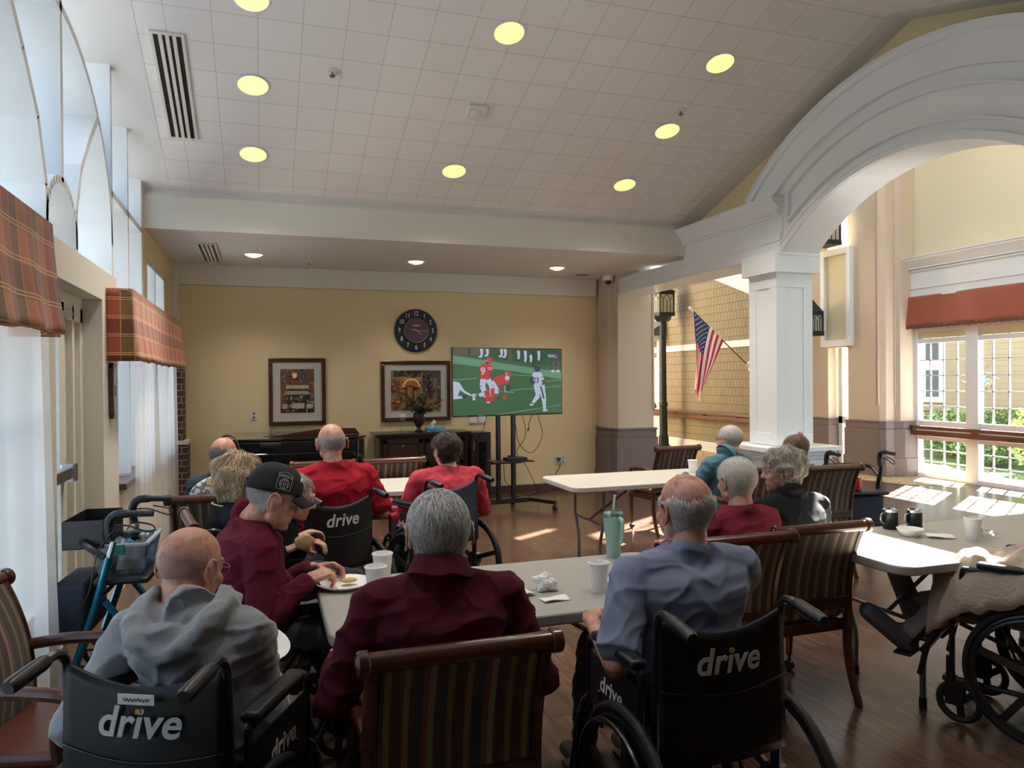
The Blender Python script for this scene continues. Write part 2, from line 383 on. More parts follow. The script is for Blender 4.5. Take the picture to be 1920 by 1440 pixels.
m = MB(); m.box((XL, 7.885, 2.78), (XL+.002, 9.85, 3.05)); m.box((XL, 9.275, .8), (XL+.002, 9.85, 2.78)); m.box((XL, 7.66, 2.3), (XL+.002, 7.885, 3.05)); struct(m.build('wall_left_paint', M['yellow'], smooth=False))
# white lattice of deep members across the gable window
lat = MB()
def mem(pts, t=.045, x0=-1.41, x1=-1.035):
    pts = [V((0, *p)) for p in pts]
    for i in range(len(pts)-1):
        a, b = pts[i], pts[i+1]; d = (b-a).normalized(); nn = V((0, -d.z, d.y))*t/2; a = a-d*.004; b = b+d*.004
        lat.prism([((a+nn).y, (a+nn).z), ((b+nn).y, (b+nn).z), ((b-nn).y, (b-nn).z), ((a-nn).y, (a-nn).z)], 0, x0, x1)
YM = 4.72
for sg in (1, -1):
    f = lambda y: YM+sg*(y-YM)
    mem([(f(6.17), .85 if sg > 0 else 2.38), (f(6.17), TOP(f(6.17)))], .06); mem([(f(6.88), .85 if sg > 0 else 2.38), (f(6.88), TOP(f(6.88)))], .05)
    mem([(f(6.17), 3.0), (f(7.62), 3.0)], .05)
    mem([(f(YM+1.45*math.sin(t)), 2.62+1.07*math.cos(t)) for t in [i*PI/2/12 for i in range(13)]], .05)
    mem([(f(5.04), 2.40), (f(5.05), 2.62), (f(5.19), 2.92), (f(5.43), 3.16), (f(5.68), 3.38)], .05)
    mem([(f(YM+.33*math.sin(t)), 2.40+.32*math.cos(t)**.8 if math.cos(t) > .001 else 2.39) for t in [i*PI/2/8 for i in range(9)]], .045)
mem([(YM, 2.72), (YM, TOP(YM))], .05); mem([(8.5, .85), (8.5, 2.78)], .05)
mem([(7.62, 2.4), (7.62, TOP(7.62))], .04); mem([(7.9, .85), (7.9, 2.76), (9.25, 2.76), (9.25, .85)], .04); mem([(1.82, 2.4), (1.82, TOP(1.82))], .04)
mem([(6.3, 2.2), (9.25, 2.2)], .05, -1.41, -1.33)
struct(lat.build('window_1', M['white'], smooth=False))
m = MB()
for poly in ([(1.6, 2.38), (7.62, 2.38), (7.62, TOP(7.62)), (RY, TOP(RY)), (1.6, TOP(1.6))], [(6.3, .8), (7.62, .8), (7.62, 2.38), (6.3, 2.38)], [(7.88, .8), (9.27, .8), (9.27, 2.78), (7.88, 2.78)]):
    m.prism(poly, 0, -1.402, -1.398)
struct(m.build('window_1_glass', M['glass'], smooth=False))
m = MB()   # dark gaskets round the panes
for y in (3.27, 6.14, 6.91, 4.69): m.box((-1.397, y-.012, 2.42), (-1.385, y+.012, ceil_z(y)))
mm = m; lat = m; mem([(YM+1.42*math.sin(t), 2.62+1.04*math.cos(t)) for t in [i*PI/20-PI/2 for i in range(21)]], .025, -1.397, -1.38)
struct(m.build('window_1_gasket', M['black'], smooth=False))
m = MB(); m.box((-1.38, 6.3, .78), (-.98, 9.27, .83)); struct(m.build('trim_3', M['dwood'], smooth=False, bevel=.008))
# near window behind the sheer curtain
m = MB()
for y in (1.34, 2.75, 4.16): m.box((-1.4, y-.03, .5), (-1.34, y+.03, 2.1))
for z in (.53, 1.3, 2.07): m.box((-1.4, 1.3, z-.03), (-1.34, 4.2, z+.03))
g = struct(m.build('window_2', M['white'], smooth=False)); m = MB(); m.box((-1.376, 1.3, .5), (-1.372, 4.2, 2.1)); struct(m.build('window_2_glass', M['glass'], smooth=False))
# door with panic bar, closer, glass
d = bpy.data.objects.new('door_1', None); C.objects.link(d); d['kind'] = 'structure'; d.location = (-1.15, 4.5, 0)
m = MB(); m.box((-.06, 0, 0), (.0, .07, 2.1)); m.box((-.06, .62, 0), (0, .74, 2.1)); m.box((-.06, 0, 2.0), (0, 1.24, 2.17)); m.box((-.06, 0, 0), (0, .74, .2)); m.box((-.06, 1.17, 0), (0, 1.24, 2.1)); m.box((-.05, .74, 0), (-.02, .80, 2.1)); m.box((-.06, .95, 0), (0, 1.0, 2.1)); m.box((-.1, .8, 0), (-.04, 1.24, 2.17))
m.build('door_frame', M['warmw'], d, smooth=False, bevel=.004)
m = MB(); m.box((-.035, .07, .2), (-.03, .62, 2.0)); m.build('pane', M['glass'], d, smooth=False)
m = MB()
for z in [.2+.12*i for i in range(16)]: m.box((-.04, .07, z), (-.028, .62, z+.006))
for y in (.2, .34, .48): m.box((-.04, y, .2), (-.028, y+.006, 2.))
m.build('muntin', M['white'], d, smooth=False)
m = MB(); m.box((.0, .05, 1.02), (.06, .66, 1.09)); m.box((.0, .03, 1.0), (.075, .13, 1.11)); m.box((.0, .60, 1.0), (.075, .70, 1.11)); m.build('push_bar', M['steel'], d, smooth=False, bevel=.006)
m = MB(); m.box((.0, .16, 1.88), (.06, .48, 1.96)); m.box((.05, .2, 1.95), (.12, .24, 1.98)); m.bar((.08, .22, 1.99), (.04, .62, 2.03), .025, .012); m.bar((.08, .22, 1.99), (.02, .9, 2.04), .02, .01); m.build('closer', M['steel'], d, smooth=False, bevel=.004)

# ---------------------------------------------------------------- arcade on the right
m = MB(); ZB = 2.785
m.box((XR, 5.98, ZB), (5.2, 9.45, 3.0)); m.box((XR+.02, 5.98, 3.0), (5.2, 7.74, 3.30))
m.box((XR-.012, 5.98, 2.92), (XR, 9.42, 2.935)); m.box((XR-.008, 5.98, 2.79), (XR, 9.42, 2.80))
for a, b, c, e in ((3.16, 3.185, .02, .0), (3.185, 3.20, .035, .015), (3.20, 3.225, .03, .0), (3.30, 3.33, .11, .07), (3.33, 3.345, .12, .08)): m.box((XR-c, 6.0-c*.4, a), (5.0, 7.74+e, b))
m.prism([(XR-.03, 3.225), (XR-.11, 3.30), (5.0, 3.30), (5.0, 3.225)], 1, 5.96, 7.80)
struct(m.build('trim_4', M['white'], smooth=False, bevel=.003))
# arch: spandrel, mouldings, soffit
YA, RI, ZI, RO, ZO = 4.57, 2.08, 1.285, 2.755, 1.385
def arc(r, zc, y0, y1, n=36):
    a0 = math.asin((y0-YA)/r); a1 = math.asin((y1-YA)/r); return [(YA+r*math.sin(a0+(a1-a0)*i/n), zc+r*math.cos(a0+(a1-a0)*i/n)) for i in range(n+1)]
def band(m, inner, outer, x0, x1):
    for i in range(len(inner)-1):
        m.prism([inner[i], inner[i+1], outer[i+1], outer[i]], 0, x0, x1)
m = MB(); h = 1.455
band(m, arc(RI, ZI, YA-h, YA+h), arc(RO-.0, ZO, YA-1.9, YA+1.9), XR+.035, 5.2)
ri = lambda d, hh=1.45: arc(RI+d, ZI+.0, YA-hh, YA+hh)
band(m, ri(0), ri(.05, 1.49), XR+.005, XR+.03); band(m, ri(.045, 1.41), ri(.06, 1.41), XR-.008, XR+.03); band(m, ri(.135, 1.30), ri(.155, 1.30), XR-.008, XR+.03)
for r0, r1, x, hh in ((-.40, -.385, -.008, 1.31), (-.27, -.24, -.012, 1.55), (-.24, -.04, .004, 1.80), (-.05, -.0, -.03, 1.88), (0, .02, -.045, 1.89)):
    band(m, arc(RO+r0, ZO, YA-hh, YA+hh), arc(RO+r1, ZO, YA-hh, YA+hh), XR+x, XR+.03)
struct(m.build('trim_5', M['white'], smooth=True, ang=20))
m = MB(); m.box((XR-.008, 5.862, 3.10), (XR+.03, 5.88, 3.36)); struct(m.build('trim_18', M['white'], smooth=False))
# yellow gable above the arch, in the wall plane behind the mouldings
m = MB(); N = 40; ys = [1.4+(7.8-1.4)*i/N for i in range(N+1)]
lo = lambda y: max(3.25, ZO+math.sqrt(max(0, (RO-.05)**2-(y-YA)**2))) if abs(y-YA) < 2.3 else 3.25
for a, b in zip(ys, ys[1:]): m.prism([(a, lo(a)), (b, lo(b)), (b, ceil_z(b)+.08), (a, ceil_z(a)+.08)], 0, 4.93, 5.1)
struct(m.build('wall_right', M['yellow'], smooth=False))
m = MB(); m.box((XR, -3, ZB), (5.2, 3.1, 3.3)); struct(m.build('trim_6', M['white'], smooth=False))
m = MB(); m.box((4.93, -3, 0), (5.1, 1.5, ZB)); struct(m.build('wall_right_rear', M['yellow'], smooth=False))
def column(y0, name):
    m = MB(); x0, x1, y1 = XR, 5.18, y0+.43
    m.box((x0+.012, y0+.012, 0), (x1-.012, y1-.012, 2.8))
    w_, = (.11,)
    for z0, z1 in ((.93, 1.05), (2.48, 2.64)): m.box((x0, y0, z0), (x1, y1, z1))
    for xa, xb in ((x0, x0+w_), (x1-w_, x1)):
        for ya, yb in ((y0, y0+w_), (y1-w_, y1)): m.box((xa, ya, 1.05), (xb, yb, 2.48))
    m.box((x0-.05, y0-.05, 2.62), (x1+.05, y1+.05, 2.82))
    m.box((x0-.09, y0-.09, 0), (x1+.09, y1+.09, .80)); m.box((x0-.12, y0-.12, .80), (x1+.12, y1+.12, .84)); m.box((x0-.15, y0-.15, .84), (x1+.15, y1+.15, .88)); m.box((x0-.19, y0-.19, .88), (x1+.19, y1+.19, .925)); m.box((x0-.13, y0-.13, 0), (x1+.13, y1+.13, .14))
    return struct(m.build(name, M['white'], smooth=False, bevel=.004))
column(6.04, 'trim_7'); column(2.67, 'trim_8')
# tan pier with stone base at the back corner
def pier(poly, zb, zt, name, nb):
    m = MB(); m.prism(poly, 2, zb, zt); struct(m.build(name, M['tan'], smooth=False))
    m = MB(); cx = sum(p[0] for p in poly)/len(poly); cy = sum(p[1] for p in poly)/len(poly)
    def off(d): return [(p[0]+math.copysign(d, p[0]-cx), p[1]+math.copysign(d, p[1]-cy)) for p in poly]
    m.prism(off(.045), 2, 0, zb-.12); m.prism(off(.03), 2, zb-.12, zb-.02); m.prism(off(.04), 2, zb-.02, zb+.01); m.prism(off(.06), 2, 0, .30)
    struct(m.build(nb, M['stone'], smooth=False, bevel=.006))
pier([(4.74, 9.42), (5.30, 9.42), (5.30, 9.98), (4.70, 9.98), (4.70, 9.66), (4.74, 9.62)], .89, 3.05, 'wall_pier', 'baseboard_pier')
m = MB()   # applied bead lines on the pier
for p in ((4.745, 9.415), (5.295, 9.415), (4.70, 9.80)): m.box((p[0]-.012, p[1]-.012, 1.15), (p[0]+.012, p[1]+.012, 3.0))
struct(m.build('trim_9', M['tan'], smooth=False, bevel=.004))
# brick pier in the far left corner
m = MB(); m.box((-1.03, 9.62, 0), (-.885, 9.95, 1.75)); struct(m.build('wall_brick_upper', M['brickx'], smooth=False))
m = MB(); m.box((-1.03, 9.58, 0), (-.84, 9.97, .86)); struct(m.build('wall_brick_lower', M['brickx'], smooth=False))
m = MB(); m.box((-1.03, 9.57, .86), (-.83, 9.98, .90)); struct(m.build('trim_10', M['cream'], smooth=False))

# ---------------------------------------------------------------- lobby beyond the arcade
XW = 9.93
def wallx(m, x0, x1, y0, y1, z0, z1): m.box((x0, y0, z0), (x1, y1, z1))
m = MB()
wallx(m, XW, XW+.15, -3, 6.7, 2.2, 8.7); wallx(m, XW, XW+.15, 6.7, 8.2, 2.2, 7.55); wallx(m, XW, XW+.15, 6.7, 8.2, 8.3, 8.7); wallx(m, XW, XW+.15, 8.2, 9.32, 2.2, 8.7); wallx(m, XW, XW+.15, -3, -.9, 0, 2.2)
struct(m.build('wall_lobby', M['yellow2'], smooth=False))
m = MB(); wallx(m, 9.32, 9.45, 10.05, 10.58, 2.1, 3.75); struct(m.build('wall_lobby_panel', M['yellow2'], smooth=False))
m = MB(); y0, y1, z0, z1, x = 9.93, 10.62, 2.12, 3.78, 9.30
for a in ((y0, y0+.09, z0, z1), (y1-.09, y1, z0, z1), (y0+.09, y1-.09, z0, z0+.11), (y0+.09, y1-.09, z1-.11, z1)): m.box((x-.03, a[0], a[2]), (x+.12, a[1], a[3]))
struct(m.build('trim_11', M['white'], smooth=False, bevel=.004))
pier([(9.35, 10.06), (9.35, 9.40), (9.42, 9.33), (9.58, 9.33), (9.62, 9.24), (10.0, 9.24), (10.0, 10.06)], .88, 8.7, 'wall_pier_lobby', 'baseboard_lobby')
pier([(9.35, 11.4), (9.35, 10.52), (9.8, 10.52), (9.8, 11.4)], .88, 5.0, 'wall_pier_far', 'baseboard_far')
m = MB()
for p in ((9.345, 9.41), (9.345, 9.46), (9.59, 9.32), (9.345, 10.52)): m.box((p[0]-.012, p[1]-.012, 1.15), (p[0]+.012, p[1]+.012, 8.6))
struct(m.build('trim_12', M['tan'], smooth=False, bevel=.004))
# narrow window between the lobby piers
m = MB(); m.box((9.5, 10.06, 0), (9.56, 10.12, 2.15)); m.box((9.5, 10.36, 0), (9.56, 10.45, 2.15)); m.box((9.5, 10.06, .8), (9.56, 10.45, .92)); m.box((9.5, 10.06, 0), (9.56, 10.45, .06)); m.box((9.5, 10.06, 2.1), (9.56, 10.45, 3.9))
for z in [.15+.22*i for i in range(9)]: m.box((9.52, 10.1, z), (9.53, 10.4, z+.012))
struct(m.build('window_3', M['white'], smooth=False)); m = MB(); m.box((9.53, 10.1, 0), (9.535, 10.4, 2.1)); struct(m.build('window_3_glass', M['glass'], smooth=False))
m = MB(); m.box((9.5, 10.06, 3.9), (9.55, 10.1, 8.7)); m.box((9.5, 10.48, 3.9), (9.55, 10.52, 5.0)); m.box((9.5, 10.06, 6.42), (9.6, 11.4, 8.7)); m.box((9.35, 10.95, 5.0), (9.6, 11.4, 6.42)); struct(m.build('window_4', M['white'], smooth=False))  # high window frame, plus unseen boxes added to trim the sun patch
# big lobby window: frames, grid of muntins
def bigwin(ya, yb, n):
    fr = MB(); mu = MB()
    for y in (ya, yb): fr.box((XW-.03, y-.05, 0), (XW+.08, y+.05, 2.35))
    fr.box((XW-.02, ya+.05, -.0), (XW+.075, yb-.05, .07)); fr.box((XW-.02, ya+.05, .60), (XW+.075, yb-.05, .90)); fr.box((XW-.02, ya+.05, 2.12), (XW+.075, yb-.05, 2.19)); fr.box((XW-.02, ya+.05, 2.30), (XW+.075, yb-.05, 2.40))
    for i in range(1, n):
        y = ya+(yb-ya)*i/n; mu.box((XW+.02, y-.009, .05), (XW+.035, y+.009, 2.3))
    for z in (.26, .44, 1.13, 1.37, 1.61, 1.85): mu.box((XW+.02, ya, z-.009), (XW+.035, yb, z+.009))
    return fr, mu
k = 0
for ya, yb in ((8.27, 9.22), (7.2, 8.17), (6.13, 7.1), (5.06, 6.03), (3.99, 4.96), (2.92, 3.89), (1.85, 2.82), (.78, 1.75)):
    fr, mu = bigwin(ya, yb, 4); struct(fr.build('window_%d' % (5+k), M['white'], smooth=False)); struct(mu.build('window_%d_muntin' % (5+k), M['white'], smooth=False))
    g = MB(); g.box((XW+.04, ya, 0), (XW+.044, yb, 2.3)); struct(g.build('window_%d_glass' % (5+k), M['glass'], smooth=False)); k += 1
m = MB(); m.box((XW, -.9, 0), (XW+.1, .78, 2.2)); struct(m.build('wall_lobby_rear', M['yellow2'], smooth=False))
m = MB(); yq = 9.5     # entablature over the big window
m.box((9.84, -.5, 2.84), (XW, yq-.02, 3.44))
for z0, z1, x in ((2.84, 2.86, .02), (2.98, 3.0, .02), (3.25, 3.27, .03), (3.29, 3.31, .05), (3.42, 3.45, .16), (3.45, 3.465, .18)): m.box((9.84-x, -.5, z0), (XW, yq+x, z1))
m.prism([(9.80, 3.31), (9.68, 3.42), (9.93, 3.42), (9.93, 3.31)], 1, -.5, yq+.1)
struct(m.build('trim_13', M['white'], smooth=False, bevel=.002))
val = thing('window_valance', 'rust red velvet valance hanging over the big lobby window at right', 'valance', (9.78, 8.0, 0))
m = MB(); m.grid(lambda u, v: (.03*math.sin(u*23)+.02-.04*v+.012*math.sin(u*61+v*2), -5+6.42*u, 2.86-.48*v), 120, 8)
m.grid(lambda u, v: (.02-.04*v+.10*u, 1.42, 2.86-.48*v), 4, 8); m.build('skirt', M['rust'], val, solid=.008)
m = MB(); m.grid(lambda u, v: (-.025+.03*math.sin(u*23)+.006*math.sin(u*300), -5+6.42*u, 2.40-.05*v+.004*math.sin(u*400)), 300, 2); m.build('fringe', mat('brown_fringe', (.16, .075, .03), .9, var=.5, vscale=60), val, solid=.012)
def handrail(x, y0, y1, z, lab):
    h_ = thing('handrail', lab, 'handrail', (x, y0, z)); L = y1-y0
    m = MB(); m.box((-.03, 0, 0), (.03, L, .055)); m.box((-.02, 0, -.10), (.03, L, -.02)); m.build('rail', M['rwood'], h_, smooth=False, bevel=.012)
    for i in range(int(L/1.2)+1):
        m = MB(); m.box((.0, .1+1.2*i, -.1), (.08, .16+1.2*i, .03)); m.build('bracket', M['rwood'], h_, smooth=False)
handrail(9.80, .8, 9.24, .77, 'long wooden handrail crossing the big lobby window'); handrail(9.08, 11.5, 16.4, .80, 'long wooden handrail along the shingle wall')
# shingle wall
shm = brick_mat('shingle_siding', 'yz0', (.31, .265, .18), (.28, .235, .155), (.10, .08, .05), .11, .175, .0045, rough=.8, offset=.37, bump=.8, var=.06)
m = MB(); m.box((9.2, 11.4, 0), (9.35, 18, 8.7)); struct(m.build('wall_shingle', shm, smooth=False))
m = MB(); m.box((9.16, 11.4, 2.22), (9.2, 18, 2.36)); m.box((9.15, 11.4, 0), (9.2, 18, .19)); m.box((9.17, 11.4, .19), (9.2, 18, .21)); struct(m.build('trim_14', M['white'], smooth=False, bevel=.004))
m = MB()     # white raking cornice high on the shingle wall
for a, b, x in ((0, .10, .02), (.10, .28, .06), (.28, .33, .14), (.33, .38, .22)): m.prism([(11.4, 2.86+a), (15.5, 4.35+a), (15.5, 4.35+b), (11.4, 2.86+b)], 0, 9.2-x, 9.2)
struct(m.build('trim_15', M['white'], smooth=False))
m = MB(); m.prism([(11.4, 3.24), (15.5, 4.73), (15.5, 8.7), (11.4, 8.7)], 0, 9.17, 9.2); struct(m.build('wall_lobby_upper', M['yellow2'], smooth=False))
m = MB(); m.box((-1.4, 18, 0), (5.3, 18.1, 8.7)); m.box((5.3, 18, 0), (9.95, 18.1, 3.0)); m.box((5.3, 18, 8.2), (9.95, 18.1, 8.7)); m.box((9.2, 18, 3), (9.95, 18.1, 8.2)); m.box((4.95, 10, 0), (5.1, 18, 8.7)); struct(m.build('wall_lobby_end', M['tan'], smooth=False))  # high opening added out of view to brighten the shingle corridor
m = MB()  # inner wall; its unseen upper openings are added to light the lobby
for a in ((-3, 18, 3.44, 5.0), (-3, 2.6, 3.3, 3.44), (6.2, 18, 3.3, 3.44), (-3, 18, 8.3, 8.7), (-3, -2, 5, 8.3), (3.5, 4, 5, 8.3), (9.3, 9.8, 5, 8.3), (13.5, 14, 5, 8.3), (17.5, 18, 5, 8.3)): m.box((5.0, a[0], a[2]), (5.2, a[1], a[3]))
struct(m.build('wall_lobby_inner', M['yellow2'], smooth=False))
m = MB(); m.box((5.0, -3, 8.7), (10.1, 18.1, 8.8)); struct(m.build('ceiling_lobby', M['gyp'], smooth=False))
# little pent roof and white door at the far end of the shingle wall
m = MB(); m.prism([(8.75, 2.62), (8.75, 2.70), (9.2, 2.98), (9.2, 2.62)], 1, 15.7, 17.9); struct(m.build('trim_16', brick_mat('grey_roofing', 'yx0', (.12, .12, .12), (.2, .19, .18), (.06, .06, .06), .15, .08, .004), smooth=False))
m = MB(); m.box((8.78, 15.72, 2.50), (9.2, 17.9, 2.62)); m.box((9.1, 15.9, 0), (9.18, 16.0, 2.5)); m.box((9.1, 16.9, 0), (9.18, 17.0, 2.5)); struct(m.build('trim_17', M['white'], smooth=False, bevel=.004))
m = MB(); m.box((9.12, 16, 0), (9.17, 16.9, 2.1)); struct(m.build('door_2', M['white'], smooth=False))

# ---------------------------------------------------------------- outdoors
grass = cell_mat('lawn', [(.045, .085, .025), (.075, .12, .04), (.11, .12, .06)], 9)
conc = mat('concrete', (.33, .32, .30), .8, var=.1)
m = MB(); m.box((9.96, -12, -.15), (40, 30, -.05)); struct(m.build('ground_right', grass, smooth=False))
m = MB(); m.box((9.96, -12, -.05), (11.2, 30, -.03)); struct(m.build('ground_path', conc, smooth=False))
m = MB(); m.box((-40, -20, -.15), (-1.45, 30, -.05)); struct(m.build('ground_left', conc, smooth=False))
sid = brick_mat('lap_siding', 'yz0', (.20, .18, .145), (.19, .17, .135), (.09, .08, .065), 6, .13, .004, rough=.7, offset=.2, bump=.6)
h_ = thing('house', 'tan lap-sided building across the courtyard with brick base', 'building', (16, 8, 0))
m = MB(); m.box((0, -9, .75), (4, 16, 3.3)); m.build('siding', sid, h_, smooth=False)
m = MB(); m.box((-.06, -9, -.1), (4, 16, .75)); m.build('brick_base', M['brick'], h_, smooth=False)
m = MB(); m.box((-.5, -9.4, 3.3), (4.4, 16.4, 3.5)); m.prism([(-.5, 3.5), (2, 4.4), (4.4, 3.5)], 1, -9.4, 16.4); m.build('roof', mat('grey_roof', (.2, .19, .19), .8), h_, smooth=False)
for y in (6.0, -1.2, -5.2, 11.5):
    m = MB(); m.box((-.08, y, .95), (0, y+1.1, 2.75)); f_ = m.build('window', M['white'], h_, smooth=False)
    m = MB()
    for a in (.12, .6):
        m.box((-.09, y+a, 1.08), (-.07, y+a+.38, 1.75)); m.box((-.09, y+a, 2.0), (-.07, y+a+.38, 2.6))
    m.build('pane', mat('dark_pane', (.03, .045, .07), .2), f_, smooth=False)
h_ = thing('house', 'pale lap-sided building seen through the left windows', 'building', (-8, 6, 0))
m = MB(); m.box((-7, -9, 0), (0, 16, 2.9)); m.build('siding', brick_mat('pale_siding', 'yz0', (.12, .14, .155), (.11, .13, .145), (.05, .06, .07), 6, .14, .006, bump=.5), h_, smooth=False)
m = MB(); m.prism([(-7.4, 2.9), (-7, 7.6), (-5.6, 7.6), (.5, 3.0), (.5, 2.9)], 1, -9.4, 16.4); m.build('roof', mat('slate_roof', (.017, .021, .024), .8), h_, smooth=False)
def leafy(name, lab, cat, loc, rx, ry, rz, n, cols, ls=.05, seed=1, stems=True, group=None):
    rnd = random.Random(seed); t = thing(name, lab, cat, loc, 0, group); ms = [mat(name+'_leaf', c, .6, var=.3, vscale=30) for c in cols]; m = MB()
    for i in range(n):
        u = V((rnd.gauss(0, 1), rnd.gauss(0, 1), rnd.gauss(0, 1))).normalized()*rnd.random()**.35; c = V((u.x*rx, u.y*ry, rz+u.z*rz*.95))
        d = V((rnd.uniform(-1, 1), rnd.uniform(-1, 1), rnd.uniform(-.3, 1))).normalized()*ls*rnd.uniform(.6, 1.5); s = d.cross(V((rnd.random(), rnd.random(), rnd.random()))).normalized()*ls*.3
        m.mi = rnd.randrange(len(ms)); m.face([c, c+d*.5+s, c+d, c+d*.5-s])
    m.build('leaves', ms, t, smooth=False, recalc=False)
    if stems:
        m = MB()
        for i in range(9): m.tube([(0, 0, 0), (rnd.uniform(-.5, .5)*rx, rnd.uniform(-.5, .5)*ry, rz), (rnd.uniform(-.8, .8)*rx, rnd.uniform(-.8, .8)*ry, 1.6*rz)], [.012, .008, .004], 5)
        m.build('stem', mat(name+'_stem', (.12, .08, .05), .8), t)
    return t
for i, (x, y, r, h, cc, lb) in enumerate(((14.2, 13.4, .7, .42, 0, 'dark red-leaved shrub in the courtyard left of the others'), (13.2, 11.4, .75, .5, 1, 'green bush in the courtyard behind the left window pane'), (12.6, 10.1, .6, .35, 1, 'low green bush in the courtyard below the metal sunburst'), (12.3, 8.9, .5, .6, 2, 'light yellow-green bush at the right edge of the courtyard'), (14.9, 11.4, .8, .5, 1, 'green bush in the courtyard against the brick base'))):
    leafy('courtyard_bush', lb, 'bush', (x, y, -.05), r, r, h, 2600, [[(.16, .10, .07), (.10, .13, .06)], [(.07, .15, .05), (.12, .22, .08)], [(.25, .34, .10), (.35, .42, .15)]][cc], .07, i)
t = thing('sun_ornament', 'metal sunburst garden ornament on a stake outside the window', 'garden ornament', (12.0, 9.8, -.05)); cz = 1.58
m = MB(); m.cyl((0, 0, 0), (0, 0, cz), .012, n=8); m.build('stake', M['grey'], t)
m = MB(); m.lathe([(0, -.03), (.10, -.02), (.13, 0), (.10, .02), (0, .03)], (0, 0, cz), (1, 0, 0)); m.build('face', mat('turquoise_glass', (.03, .16, .21), .2), t)
m = MB()
for i in range(16):
    a = 2*PI*i/16; L = .36 if i % 2 else .28; c, s = math.cos(a), math.sin(a); c2, s2 = math.cos(a+.35), math.sin(a+.35)
    m.tube([(0, .12*c, cz+.12*s), (0, L*.6*c, cz+L*.6*s), (0, L*c2, cz+L*s2)], [.024, .018, .003], 6, flat=.3)
m.build('ray', mat('aged_copper', (.09, .05, .035), .6, metal=.2), t)
# ---------------------------------------------------------------- ceiling and wall fixtures
warm = mat('lamp_glow', (.9, .8, .5), .6, emit=(1, .70, .24), estr=.50)
warm2 = mat('lamp_glow_soffit', (.9, .85, .6), .6, emit=(1, .84, .42), estr=1.0)
TH = math.atan(K)
def recessed(x, y, z, tilt, lab, grp, g=warm, r=.115):
    t = thing('recessed_light', lab, 'ceiling light', (x, y, z), 0, grp); t.rotation_euler = (tilt, 0, 0)
    m = MB(); m.lathe([(r+.012, -.004), (r, -.007), (r-.004, .0), (r-.008, .02)], n=32, cap=False); m.build('trim_ring', M['white'], t)
    m = MB(); m.lathe([(r-.002, -.0045), (r*.7, -.0035), (.001, -.0025)], n=32, cap=False); m.build('glowing_reflector', g, t)
    if g is warm2:
        m = MB(); m.lathe([(0, -.035), (.04, -.033), (.075, -.022), (.088, -.006), (.088, 0)], n=24); m.build('lens', g, t)
        m = MB(); m.bar((-.09, 0, -.03), (.09, 0, -.03), .006, .006); m.build('lens_bar', M['grey'], t)
    return t
row = {5.33: 'tiled slope row nearest the ridge', 6.19: 'middle row of the tiled slope', 7.07: 'tiled slope row nearest the soffit'}
for x, y in ((-.04, 5.35), (1.79, 5.32), (3.63, 5.31), (-.04, 6.19), (3.64, 6.18), (-.05, 7.07), (1.80, 7.07), (3.645, 7.06)):
    k = min(row, key=lambda q: abs(q-y)); s = 'left' if x < 0 else 'right' if x > 3 else 'middle'
    l = bpy.data.lights.new('lamp', 'SPOT'); l.energy = 60; l.color = (1, .92, .80); l.spot_size = R(110); l.spot_blend = 1; l.shadow_soft_size = .1
    o = bpy.data.objects.new('lamp', l); C.objects.link(o); o.location = (x, y-.02, ceil_z(y)-.05)
    recessed(x, y, ceil_z(y)-.001, -TH, 'round amber ceiling light, %s in the %s' % (s, row[k]), 'recessed lights in the sloped ceiling')
for x, s in ((-.07, 'left one, beside the slotted vent'), (1.805, 'middle one, above the wall clock'), (3.66, 'right one, nearest the pier')):
    recessed(x, 9.0, 3.05, 0, 'small bright round light in the flat soffit, '+s, 'recessed lights in the soffit', warm2, .10)
    l = bpy.data.lights.new('lamp', 'SPOT'); l.energy = 28; l.color = (1, .90, .74); l.spot_size = R(120); l.spot_blend = 1; l.shadow_soft_size = .08
    o = bpy.data.objects.new('lamp', l); C.objects.link(o); o.location = (x, 9.0, 3.0)
def linvent(x, y, z, tilt, w_, l_, n, lab):
    t = thing('air_vent', lab, 'vent', (x, y, z), 0); t.rotation_euler = (tilt, 0, 0); m = MB()
    m.box((-w_/2, -l_/2, -.006), (w_/2, l_/2, -.003)); m.build('backing', M['black'], t, smooth=False)
    m = MB(); fr = .022
    for a in ((-w_/2-fr, -w_/2, -l_/2-fr, l_/2+fr), (w_/2, w_/2+fr, -l_/2-fr, l_/2+fr), (-w_/2, w_/2, -l_/2-fr, -l_/2), (-w_/2, w_/2, l_/2, l_/2+fr)): m.box((a[0], a[2], -.014), (a[1], a[3], -.002))
    m.build('frame', M['warmw'], t, smooth=False)
    for i in range(1, n):
        m = MB(); x0 = -w_/2+w_*i/n; m.box((x0-w_/n*.27, -l_/2, -.014), (x0+w_/n*.27, l_/2, -.006)); m.build('bar', M['warmw'], t, smooth=False)
linvent(-.61, 6.34, ceil_z(6.34), -TH, .185, 1.2, 4, 'long slotted air vent in the sloped ceiling')
linvent(-.54, 9.02, 3.05, 0, .16, 1.2, 4, 'short-looking slotted air vent in the flat soffit')
t = thing('air_vent', 'flat square air vent in the soffit beside the security camera', 'vent', (4.22, 9.45, 3.05)); m = MB(); m.box((-.15, -.12, -.012), (.15, .12, -.001)); m.build('frame', M['warmw'], t, smooth=False, bevel=.003)
m = MB()
for i in range(6): m.box((-.09, -.07+.025*i, -.018), (.09, -.06+.025*i, -.012))
m.build('slat', M['grey'], t, smooth=False)
